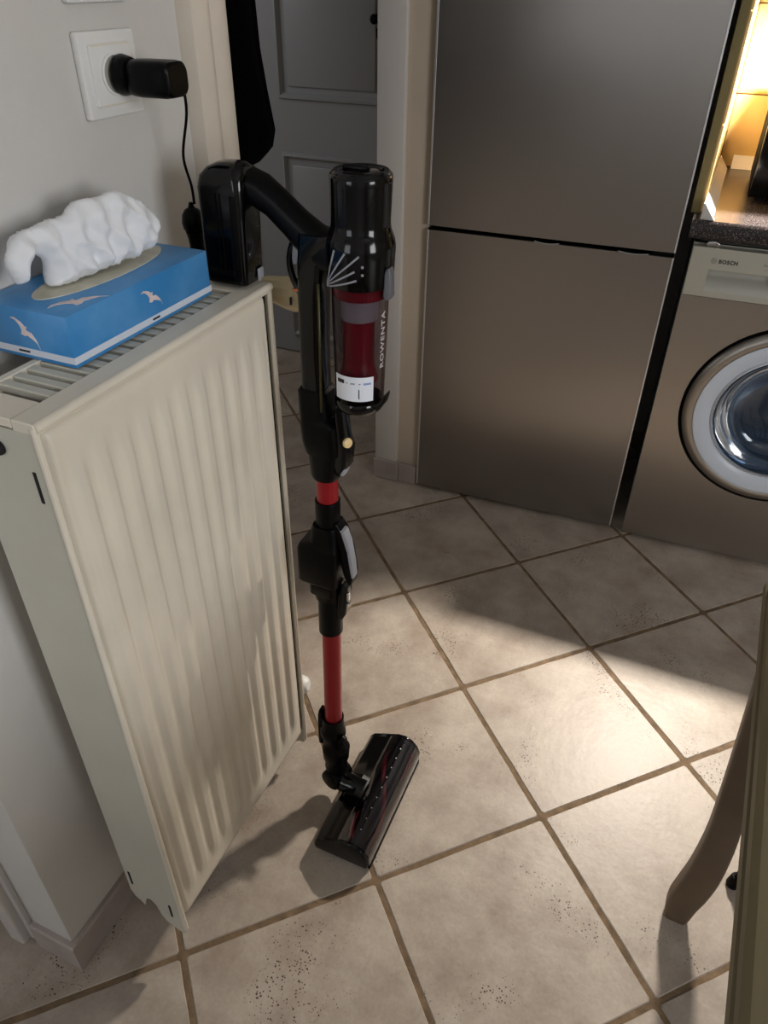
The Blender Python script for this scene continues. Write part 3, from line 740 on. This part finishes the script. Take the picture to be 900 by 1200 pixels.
    part('vent_mark', box(mx+.018, mx+.021, -.0382, -.0362, mz+.021, mz+.024, .0005, 1), M_greyp, mh)
    part('bin_release', loft([[(mx+.0405+a, -.008+b, mz+z) for a, b in rrect(w, .014, .002, 3)] for z, w in ((-.010, .006), (-.006, .010), (.004, .009), (.020, .008), (.026, .003))]), mat('mid_grey_plastic', (96, 96, 102), .4), mh, label='grey bin release slider')
    # ---- handle bridge with trigger loop
    hd = part('handle', loft([[Vector(c)+Vector((n[0]*a, b, n[1]*a)) for a, b in rrect(w, d, r, 5)] for c, n, w, d, r in (
        ((-.365, 0, 1.052), (.3, .95), .050, .050, .016), ((-.388, 0, 1.056), (.45, .89), .046, .046, .016), ((-.405, 0, 1.064), (.58, .81), .042, .040, .016), ((-.428, 0, 1.081), (.66, .75), .037, .036, .015), ((-.452, 0, 1.100), (.64, .77), .036, .035, .015), ((-.474, 0, 1.113), (.45, .9), .038, .038, .015), ((-.500, 0, 1.119), (.1, 1), .042, .040, .015))]), M_black2)
    tr = part('trigger_guard', tube([(-.426, 0, 1.068), (-.4375, 0, 1.045), (-.4375, 0, 1.022), (-.426, 0, 1.000), (-.412, 0, .985)], [.006, .0042, .0042, .005, .007], 12), M_black, hd)
    part('trigger', loft([[(-.4275+ox+a, b, z) for a, b in rrect(w, .014, .003, 3)] for z, w, ox in ((1.034, .006, -.001), (1.040, .010, 0), (1.048, .011, .001), (1.056, .010, .002))]), M_greyp, hd)
    part('trigger_accent', box(-.4340, -.4230, -.0065, -.004, 1.000, 1.004, .001, 1), mat('copper_accent', (200, 120, 80), .3, metal=.7), hd)
    # ---- battery pack resting on the radiator
    bat = thing_none = None
    by = -.0855-VY-VS*1.06
    def bsec(z, w, d, r, ox=0, oy=0): return [(-.514+ox+a, by+oy+b, z) for a, b in rrect(w, d, r, 6)]
    bt = part('battery', loft([bsec(1.0035, .052, .040, .006), bsec(1.006, .058, .046, .008), bsec(1.06, .061, .048, .009), bsec(1.115, .063, .049, .010), bsec(1.128, .060, .047, .012, .001), bsec(1.137, .050, .040, .014, .004), bsec(1.142, .034, .028, .012, .008), bsec(1.1435, .014, .012, .005, .010)]), M_black, sm=50)
    for xx in (-.517, -.511): part('groove', box(xx-.0007, xx+.0007, by-.0252, by-.0238, 1.022, 1.112), M_black3, bt, 0)
    part('battery_latch', box(-.4985, -.490, by-.0255, by-.022, 1.010, 1.110, .0015, 2), M_black3, bt)
    part('charge_contact', box(-.4845, -.4825, by+.004, by+.017, 1.006, 1.020, .0008, 1), M_greyp, bt)
    # ---- foot joint
    ft = part('lower_coupling', loft([[(cx+ox+a, oy+b, z) for a, b in rrect(w, d, r, 6)] for z, w, d, r, ox, oy in (
        (.070, .034, .034, .014, .006, -.002), (.088, .042, .040, .017, .004, 0), (.105, .036, .036, .016, .003, 0), (.112, .048, .044, .020, .004, 0), (.140, .052, .046, .021, .004, 0), (.150, .038, .038, .017, 0, 0), (.168, .040, .040, .018, 0, 0), (.176, .046, .044, .020, -.001, 0), (.192, .046, .044, .020, -.002, 0), (.198, .040, .040, .018, -.001, 0), (.222, .039, .039, .018, -.001, 0))]), M_black2)
    part('tube_release', loft([[(cx-.022+a, -.004+b, z) for a, b in rrect(w, .016, .002, 3)] for z, w in ((.150, .008), (.19, .010), (.225, .009), (.238, .005))]), M_black2, ft)
    part('collar_ridge', cyl((cx+.022, -.012, .182), (cx+.030, -.013, .182), .010, .008, 18, .002), M_black2, ft)
    part('swivel_knuckle', cyl((cx+.000, -.024, .060), (cx+.012, .022, .060), .021, seg=30, bev=.004), M_black2, ft)
    # neck to the head
    def P3(x, y, z): return (x, y-VY-VS*z, z)
    part('neck', tube([P3(-.392, -.112, .058), P3(-.372, -.115, .052), P3(-.350, -.116, .052), P3(-.326, -.117, .050)], [.022, .0205, .0195, .0185], 24), M_black, ft)
    # ---- floor head (does not lean)
    hx0, hx1, hy0, hy1 = -.372, -.262, -.238, .020
    head = None
    profile = [(hx0+.004, .010), (hx0, .016), (hx0, .030), (hx0+.008, .040), (hx0+.030, .047), (hx0+.045, .056), (hx0+.062, .066), (hx0+.078, .068), (hx0+.092, .062), (hx0+.104, .048), (hx1, .032), (hx1-.001, .016), (hx1-.006, .009)]
    pr = [(x, z) for x, z in profile]
    back = [(x, z) for x, z in profile[:6]] + [(hx0+.045, .009)]
    hm = obj('floor_head', prism(back, hy0+.006, hy1-.006, 'xz', .0015), M_black, t, 40, label='black floor head with a tinted window')
    # brush roller inside
    rcx, rcz = hx0+.076, .036
    obj('brush_roller', cyl((rcx, hy0+.012, rcz), (rcx, hy1-.012, rcz), .0205, seg=30), M_black3, hm)
    for k in range(2):
        P = []
        for i in range(26):
            u = i/25; a = PI*.62+k*PI+u*PI*1.5; P.append((rcx+.0218*math.cos(a), hy0+.02+(hy1-hy0-.04)*u, rcz+.0215*math.sin(a)))
        obj('bristle_strip', tube(P, .0042, 8, sm=1), mat('red_bristle', (190, 20, 48), .5), hm, label='dark red bristle strip')
    # tinted window shell
    arc = [(hx0+.045, .056), (hx0+.054, .0635), (hx0+.066, .0672), (hx0+.078, .0680), (hx0+.090, .0640), (hx0+.100, .0550), (hx0+.107, .0430), (hx1, .030), (hx1, .014)]
    inn = [(x-.0022*(1 if i > 3 else .3), z-.0022*(0 if i > 6 else 1)) for i, (x, z) in enumerate(arc)][::-1]
    obj('window_cover', prism(arc+inn, hy0+.006, hy1-.006, 'xz'), M_clear_head, hm, 50, label='smoky transparent brush cover')
    for ya, yb in ((hy0, hy0+.008), (hy1-.008, hy1)):
        obj('end_cap', prism(pr, ya, yb, 'xz', .0025, seg=3), M_black, hm, 50)
    obj('front_lip', box(hx1-.004, hx1+.001, hy0+.006, hy1-.006, .004, .016, .0015, 2), M_black3, hm)
    obj('sole_plate', box(hx0+.006, hx1-.006, hy0+.006, hy1-.006, .003, .010, .001, 1), M_black3, hm)
    obj('ridge_bar', box(hx0+.078, hx0+.081, hy0+.03, hy1-.03, .0670, .0686, .0006, 1), M_black, hm)
    for i in range(9):
        y = hy0+.035+i*(hy1-hy0-.07)/8
        obj('sparkle_dot', cyl((hx0+.0795, y, .0680), (hx0+.0798, y, .0692), .0012, seg=10), M_chrome, hm)  # chrome dots stand in for small sparkles of light along the ridge
    for y in (hy0+.03, hy1-.03): obj('wheel', cyl((hx0+.016, y-.006, .0095), (hx0+.016, y+.006, .0095), .0090, seg=20, bev=.001), M_black3, hm)
    obj('neck_cradle', prism([(hx0+.010, .030), (hx0+.016, .058), (hx0+.036, .066), (hx0+.052, .060), (hx0+.050, .03)], -.143, -.093, 'xz', .003), M_black2, hm)
vacuum()

# ------------------------------------------------------------------ fridge
def rotz(bm, ox, oy, deg): return xform(bm, Matrix.Translation((ox, oy, 0)) @ Matrix.Rotation(math.radians(deg), 4, 'Z'))
def fridge():
    ox, oy, dg = -.641, .964, 2.6
    t = thing('fridge_freezer', 'tall brushed steel fridge freezer with two doors left of the washing machine', 'fridge', (-.34, 1.25, 0))
    W_ = .602
    def p(name, bm, m, par=None, **k): return obj(name, rotz(bm, ox, oy, dg), m, par or t, **k)
    p('cabinet', box(.036, W_-.004, .072, .60, .03, 1.85, .004, 2), M_steelside)
    p('plinth', box(.02, W_-.02, .03, .10, .004, .05), M_gasket)
    for z0, z1, nm in ((.012, .792, 'lower_door'), (.803, 1.85, 'upper_door')):
        # slightly bowed door skin
        n = 24; P = []
        for i in range(n+1):
            x = .004+(W_-.008)*i/n; P.append((x, -.0035*(1-((x-W_/2)/(W_/2))**2)))
        P = [(.001, .006)] + P + [(W_-.001, .006), (W_-.001, .050), (.001, .050)]
        d = p(nm, prism(P, z0, z1, 'xy'), M_steel, smooth=30)
        for s in (0, 1):
            x0 = -.0005 if s == 0 else W_-.0035
            p('edge_strip', box(x0, x0+.0042, -.0012, .012, z0, z1, .0005, 1), M_polish, d)
            p('edge_strip', box(x0+(.0002 if s else -.0002), x0+.0020+(.0004 if s else -.0002), .018, .028, z0, z1, .0004, 1), M_polish, d)
        p('gasket', box(.014, W_-.008, .050, .072, z0+.01, z1-.01), M_gasket, d)
        if nm == 'lower_door':
            p('top_strip', box(.002, W_-.002, -.0015, .050, z1-.0005, z1+.0022, .0006, 1), M_black, d)
            # finger groove: chrome arcs stand in for glints on the door's top edge
            for xa, xb in ((.275, .335), (.475, .545)):
                P2 = [((xa+(xb-xa)*i/10), -.0030, z1+.0025-.0035*math.sin(PI*i/10)) for i in range(11)]
                p('groove_glint', tube(P2, .0013, 8, sm=1), M_chrome, d)
        else:
            p('bottom_strip', box(.002, W_-.002, .004, .050, z0-.002, z0+.0005), M_black, d)
    h = p('hinge', box(W_-.05, W_-.006, .004, .04, .7945, .8005, .001, 1), M_black3)
    for x in (.05, W_-.05): p('foot', cyl((x, .09, 0), (x, .09, .032), .018, seg=16), M_black3)
    return t
fridge()

# ------------------------------------------------------------------ washing machine
def washer():
    ox, oy, dg = -.004, .979, 2.0
    W_ = .598; HT = .832
    t = thing('washing_machine', 'brushed steel front loading washing machine under the worktop', 'washing machine', (.295, 1.27, 0))
    def p(name, bm, m, par=None, **k): return obj(name, rotz(bm, ox, oy, dg), m, par or t, **k)
    cx, cz = .300, .442
    # front plate with a round hole
    bm = bmesh.new(); n = 64; Ro = .2375
    x0, x1, z0, z1 = 0, W_, .012, .716
    ring = []; sq = []
    for i in range(n):
        a = 2*PI*i/n; c, s = math.cos(a), math.sin(a)
        ring.append((cx+Ro*c, cz+Ro*s))
        k = min(((x1-cx) if c > 0 else (cx-x0))/abs(c) if abs(c) > 1e-9 else 1e9, ((z1-cz) if s > 0 else (cz-z0))/abs(s) if abs(s) > 1e-9 else 1e9)
        sq.append((cx+k*c, cz+k*s))
    for c_ in ((x0, z0), (x0, z1), (x1, z0), (x1, z1)):
        i = min(range(n), key=lambda j: math.hypot(sq[j][0]-c_[0], sq[j][1]-c_[1])); sq[i] = c_
    a_ = [bm.verts.new((x, 0, z)) for x, z in ring]; b_ = [bm.verts.new((x, 0, z)) for x, z in sq]; c_ = [bm.verts.new((x, .02, z)) for x, z in ring]; d_ = [bm.verts.new((x, .02, z)) for x, z in sq]
    for i in range(n):
        j = (i+1) % n; bm.faces.new((a_[i], a_[j], b_[j], b_[i])); bm.faces.new((a_[i], a_[j], c_[j], c_[i])); bm.faces.new((b_[i], b_[j], d_[j], d_[i]))
    fp = p('front_plate', bm, M_steel2)
    # casing shell (open towards the drum)
    bm = bmesh.new(); box(0, .012, .02, .55, .012, HT, bm=bm); box(W_-.012, W_, .02, .55, .012, HT, bm=bm); box(0, W_, .54, .55, .012, HT, bm=bm); box(0, W_, .02, .55, HT-.010, HT, bm=bm); box(0, W_, .02, .55, .012, .02, bm=bm)
    p('casing', bm, M_white)
    for x in (.04, W_-.04):
        for y in (.05, .50): p('foot', cyl((x, y, 0), (x, y, .014), .016, seg=14), M_black3)
    # drum
    p('drum', lathe([(.175, 0), (.22, .02), (.22, .30), (0, .31)], 48, axis((cx, .06, cz), (0, 1, 0)), cap=False), M_drum)
    p('door_seal', lathe([(.2365, .0), (.232, .012), (.205, .03), (.175, .06), (.165, .06), (.17, .02)], 48, axis((cx, .004, cz), (0, 1, 0)), cap=False), M_gasket)
    # door
    dr = p('door', lathe([(.2290, .004), (.2285, -.006), (.2240, -.013), (.2150, -.0165), (.2040, -.0175), (.2025, -.0155), (.2025, .004)], 72, axis((cx, 0, cz), (0, 1, 0)) , cap=False), M_steel2, smooth=60)
    p('door_ring', lathe([(.2025, -.002), (.2020, -.0165), (.1960, -.0175), (.1800, -.0125), (.1640, -.0060), (.1615, -.0030), (.1600, .004)], 72, axis((cx, 0, cz), (0, 1, 0)), cap=False), M_ring, dr, smooth=60, label='pale blue-white inner door ring')
    p('glass_rim', lathe([(.1615, -.003), (.1600, -.0085), (.1570, -.0095), (.1550, -.0060), (.1550, .004)], 72, axis((cx, 0, cz), (0, 1, 0)), cap=False), M_polish, dr, smooth=60)
    p('glass_bowl', lathe([(.1560, -.004), (.1500, .006), (.142, .030), (.128, .060), (.100, .075), (.05, .080), (0, .081), (0, .077), (.05, .076), (.098, .071), (.124, .057), (.137, .028), (.145, .004), (.150, -.004)], 72, axis((cx, 0, cz), (0, 1, 0)), cap=False), M_glass, dr, smooth=60)
    # handle recess behind the door edge on the left: dark crescent
    bm = bmesh.new()
    # laundry in the drum
    own = bmesh.new(); bmesh.ops.create_icosphere(own, subdivisions=5, radius=1)
    for v in own.verts:
        d = v.co.copy(); nn = noise.noise(d*2.3)*.22+noise.noise(d*6)*.10+abs(noise.noise(d*11))*.05
        v.co = Vector((cx+d.x*.150*(1+nn), .235+d.y*.085*(1+nn), cz-.055+d.z*.115*(1+nn)))
    lo = obj('laundry', rotz(own, ox, oy, dg), M_cloth_dk, None, 70); tag(lo, 'dark laundry heap seen through the washing machine glass', 'laundry')
    # control panel with a drawer
    pz0, pz1 = .718, HT
    cpn = p('control_panel', prism([(.0, .018), (.246, .018), (.246, -.008), (W_-.004, -.008), (W_, -.004), (W_, .03), (0, .03)], pz0, pz1, 'xy'), M_panelpl)
    # detergent drawer: frame around a scooped grip
    dx0, dx1 = .001, .245
    gx0, gx1, gz0, gz1 = .044, .190, .733, .783
    bm = bmesh.new()
    y0, y1 = .001, .0178
    for a in ((dx0, gx0, pz0+.002, pz1-.002), (gx1, dx1, pz0+.002, pz1-.002), (gx0, gx1, gz1, pz1-.002), (gx0, gx1, pz0+.002, gz0)): box(a[0], a[1], y0-.010, y1, a[2], a[3], bm=bm)
    bmesh.ops.remove_doubles(bm, verts=bm.verts, dist=1e-5)
    dw = p('detergent_drawer', bm, M_panelpl, cpn, smooth=0)
    # recess: back top shadow face and sloped scoop
    own = bmesh.new(); n = 14
    secz = [(-.0088, gz0), (-.0070, gz0+.006), (.002, gz0+.018), (.012, gz0+.028), (.0172, gz0+.034), (.0172, gz1)]
    R = []
    for i in range(n+1):
        x = gx0+(gx1-gx0)*i/n; R.append([own.verts.new((x, y, z)) for y, z in secz])
    for A, B in zip(R, R[1:]):
        for k in range(len(secz)-1): own.faces.new((A[k], B[k], B[k+1], A[k+1]))
    p('grip_scoop', own, M_panelpl2, dw, smooth=60)
    # lettering
    def lettering(s, size, x, z, m, par, bold=0., name='lettering', sp=1.):
        tm = text_mesh(s, size, .0002, bold, sp)
        xform(tm, frame((x, y0-.0104, z), (1, 0, 0), (0, 0, 1), (0, -1, 0)))
        return p(name, tm, m, par, smooth=0)
    lettering('BOSCH', .0117, .0605, .7985, M_ink, dw, .0004, sp=1.1)
    # round emblem: ring with an H-shaped armature
    own = lathe([(.0050, 0), (.0058, 0), (.0058, .0005), (.0050, .0005), (.0050, 0)], 32, axis((.050, y0-.0100, .8030), (0, -1, 0)), cap=False)
    for xx in (.0478, .0522): box(xx-.0004, xx+.0004, y0-.0106, y0-.0100, .7995, .8065, bm=own)
    box(.0478, .0522, y0-.0106, y0-.0100, .8026, .8034, bm=own)
    p('emblem', own, mat('emblem_ink', (110, 112, 108), .5), dw, smooth=0)
    lettering('Avantixx', .0075, .1540, .8030, mat('grey_ink', (112, 112, 106), .5), dw, 0)
    bm = bmesh.new(); box(.157, .205, y0-.0106, y0-.0100, .7945, .7955, bm=bm); p('print_line', bm, M_greyp, dw, smooth=0)
    # right half of the panel: knob and display, beyond the frame
    p('programme_knob', lathe([(.028, 0), (.030, .003), (.028, .020), (.024, .024), (0, .024)], 40, axis((.33, -.008, .775), (0, -1, 0))), M_panelpl2, cpn)
    p('display', box(.42, .50, -.010, -.008, .755, .80, .001, 1), M_black, cpn)
    # shiny clip between worktop and casing
    p('fixing_clip', loft([[(.040+a, .004+b*.5, z) for a, b in rrect(w, .02, .003, 3)] for z, w in ((HT+.0002, .026), (HT+.004, .030), (HT+.008, .022), (HT+.010, .010))]), M_chrome)
    return t
washer()

# ------------------------------------------------------------------ worktop corner
CT, CB = .885, .845
def worktop():
    P = [(.974, CB), (.968, CB+.006), (.967, CB+.020), (.970, CT-.006), (.977, CT), (1.62, CT), (1.62, CB)]
    bm = prism(P, -.020, 2.0, 'yz', 0)
    o = obj('worktop', bm, M_granite, None, 40); c = Vector((1., 1.3, CB)); o.data.transform(Matrix.Translation(-c)); o.location = c
    tag(o, 'dark speckled worktop above the washing machine', 'worktop')
    # end panel beside the fridge, tiled on its inner face
    t = struct('wall_side_panel', box(-.030, -.012, 1.035, 1.62, CT, H, .001, 1), M_stubp)
    tl = []
    def tile(x0, x1, y0, y1, z0, z1, par):
        obj('wall_tile', box(x0, x1, y0, y1, z0, z1, .0015, 2), M_tileY, par)
    gr = obj('grout_bed', box(-.012, -.0095, 1.036, 1.61, CT, 1.46), M_groutY, t)
    zz = [CT+.001, 1.066, 1.268, 1.46]
    for k in range(3):
        for a, b in ((1.036, 1.205), (1.208, 1.405), (1.408, 1.607)): tile(-.0095, -.004, a, b, zz[k]+.0015, zz[k+1]-.0015, t)
    bs = struct('wall_splashback', box(-.012, 2.0, 1.612, 1.62, CT, 1.46), M_groutY)
    for k in range(3):
        for i in range(9):
            tile(-.003+i*.2015, -.003+i*.2015+.1985, 1.605, 1.612, zz[k]+.0015, zz[k+1]-.0015, bs)
    # triangular joint trim along both walls
    a = .026
    struct('trim_6', prism([(-.0035, CT+.0005), (-.0035, CT+a+.006), (-.0015, CT+a+.006), (a-.004, CT+.0005)], .990, 1.577, 'xz'), M_ctrim)
    struct('trim_7', prism([(1.6045, CT+.0005), (1.6045, CT+a+.006), (1.6025, CT+a+.006), (1.6045-a, CT+.0005)], .030, 1.98, 'yz'), M_ctrim)
    # end cap of the trim
    struct('trim_8', prism([(-.0045, CT+.0005), (-.0045, CT+a+.008), (-.0012, CT+a+.009), (a-.001, CT+.0012), (a-.001, CT+.0005)], .978, .991, 'xz', .0008), M_trimw)
    # panel strip that closes the gap below the worktop level
    # appliance on the worktop
    m = thing('microwave', 'black microwave oven on the worktop at the right edge', 'microwave', (.33, 1.36, CT))
    obj('body', box(.082, .57, 1.20, 1.52, CT+.012, CT+.285, .006, 3), mat('microwave_casing', (3, 3, 3), .7, spec=.1), m)
    d = obj('door', box(.084, .44, 1.182, 1.200, CT+.014, CT+.283, .004, 2), M_black, m)
    obj('handle', box(.415, .430, 1.160, 1.182, CT+.05, CT+.25, .005, 2), M_black2, d)
    obj('control_panel', box(.442, .568, 1.182, 1.200, CT+.014, CT+.283, .003, 2), M_black2, m)
    obj('knob', cyl((.505, 1.182, CT+.09), (.505, 1.165, CT+.09), .022, .020, 28, .003), M_greyp, m)
    for x in (.11, .54):
        for y in (1.22, 1.50): obj('foot', cyl((x, y, CT+.0004), (x, y, CT+.013), .012, seg=12), M_black3, m)
    # wall cabinet and its lamp, above the frame
    c = thing('wall_cabinet', 'white wall cabinet hanging above the worktop', 'cabinet', (.6, 1.45, 1.46))
    obj('body', box(-.011, 1.2, 1.28, 1.62, 1.46, 2.16, .002, 1), M_white, c)
    for i in range(2):
        dd = obj('door', box(-.010+i*.605, .590+i*.605, 1.262, 1.280, 1.462, 2.158, .002, 1), M_white, c)
        obj('knob', cyl((.55+i*.1, 1.262, 1.52), (.55+i*.1, 1.24, 1.52), .010, .012, 18, .002), M_chrome, dd)
    l = thing('undercabinet_lamp', 'small white lamp fixed under the wall cabinet', 'lamp', (LAMP[0], LAMP[1]+.03, 1.44))
    obj('lamp_housing', box(LAMP[0]-.07, LAMP[0]+.07, LAMP[1]-.012, LAMP[1]+.06, 1.425, 1.4595, .003, 2), M_white, l)
    obj('lens', box(LAMP[0]-.05, LAMP[0]+.05, LAMP[1]-.008, LAMP[1]+.05, 1.420, 1.4255, .001, 1), M_lens, l)
    # base cabinet continuing right of the washing machine
    k = thing('base_cabinet', 'white base cabinet right of the washing machine', 'cabinet', (.95, 1.3, 0))
    obj('body', box(.62, 2.0, 1.01, 1.61, .1, CB-.002), M_white, k); obj('plinth', box(.62, 2.0, 1.05, 1.61, 0, .1), M_black3, k)
    for i in range(2): 
        dd = obj('door', box(.622+i*.69, 1.306+i*.69, .99, 1.01, .105, CB-.01, .002, 1), M_white, k)
        obj('knob', cyl((.68+i*.69, .99, .76), (.68+i*.69, .968, .76), .010, .012, 18, .002), M_chrome, dd)
worktop()

# ------------------------------------------------------------------ table at the right edge
def table():
    t = thing('table', 'olive painted table with curved legs at the right edge', 'table', (.62, -.48, 0))
    tx0, tx1, ty0, ty1 = .180, 1.08, -1.25, -.070
    P = [(tx0+.004, .724), (tx0, .728), (tx0+.001, .736), (tx0+.006, .739), (tx0+.006, .744), (tx0+.001, .748), (tx0+.002, .757), (tx0+.008, .762)]
    # moulded edge all round: loft of inset rectangles
    secs = []
    for x, z in P:
        d = x-tx0; secs.append([(a, b, z) for a, b in [(tx0+d+u, ty0+d+v) for u, v in ()]] or [((tx0+tx1)/2+a, (ty0+ty1)/2+b, z) for a, b in rrect(tx1-tx0-2*d, ty1-ty0-2*d, .022, 5)])
    obj('table_top', loft(secs), M_wood, t, 30)
    bm = bmesh.new(); ax0, ax1, ay0, ay1 = .275, .985, -1.15, -.165
    box(ax0, ax1, ay0, ay0+.02, .63, .724, bm=bm); box(ax0, ax1, ay1-.02, ay1, .63, .724, bm=bm); box(ax0, ax0+.02, ay0, ay1, .63, .724, bm=bm); box(ax1-.02, ax1, ay0, ay1, .63, .724, bm=bm)
    obj('apron', bm, M_leg, t, 0)
    # cabriole leg: (z, centre x offset towards the outside, width)
    L = [(0, .2500, .034, -.100), (.012, .2490, .040, -.100), (.05, .2500, .047, -.098), (.09, .2560, .050, -.095), (.15, .2615, .049, -.092), (.24, .2610, .045, -.090), (.34, .2530, .041, -.090), (.47, .2410, .038, -.092), (.56, .2350, .042, -.096), (.64, .2350, .056, -.098), (.70, .2420, .078, -.104), (.724, .2520, .090, -.110)]
    cxm, cym = (tx0+tx1)/2, (ty0+ty1)/2
    for sx in (1, -1):
        for sy in (1, -1):
            secs = []
            zz = catmull([(x, w, z) for z, x, w, y in L], 5); yy = catmull([(y, 0, z) for z, x, w, y in L], 5)
            for v, u in zip(zz, yy):
                x, w, z = v; y = u.x
                X = x if sx == 1 else 2*cxm-x; Y = y if sy == 1 else 2*cym-y
                secs.append([(X+a, Y+b, z) for a, b in rrect(w, min(w*.8, .034+max(0, w-.05)), .006, 4)])
            obj('leg', loft(secs), M_leg, t, 40)
    t.rotation_euler.z = math.radians(-1.9); t.location.x -= .004
table()
def stool():
    t = thing('stool', 'black metal stool under the table, only one foot showing', 'stool', (.52, .06, 0))
    obj('seat', lathe([(0, .44), (.14, .44), (.155, .445), (.158, .455), (.15, .465), (0, .468)], 40, axis((.53, .04, 0), (0, 0, 1))), M_black3, t)
    for a in (190, 280, 10, 100):
        c, s = math.cos(math.radians(a)), math.sin(math.radians(a))
        lg = obj('leg', cyl((.53+.185*c, .04+.185*s, .012), (.53+.12*c, .04+.12*s, .445), .0075, seg=14), M_black3, t)
        obj('rubber_foot', cyl((.53+.187*c, .04+.187*s, 0), (.53+.184*c, .04+.184*s, .028), .0115, .0105, 16, .003), M_black3, lg)
    obj('foot_ring', lathe([(.158, -.006), (.164, 0), (.158, .006), (.152, 0), (.158, -.006)], 40, axis((.53, .04, .17), (0, 0, 1)), cap=False), M_black3, t)
stool()
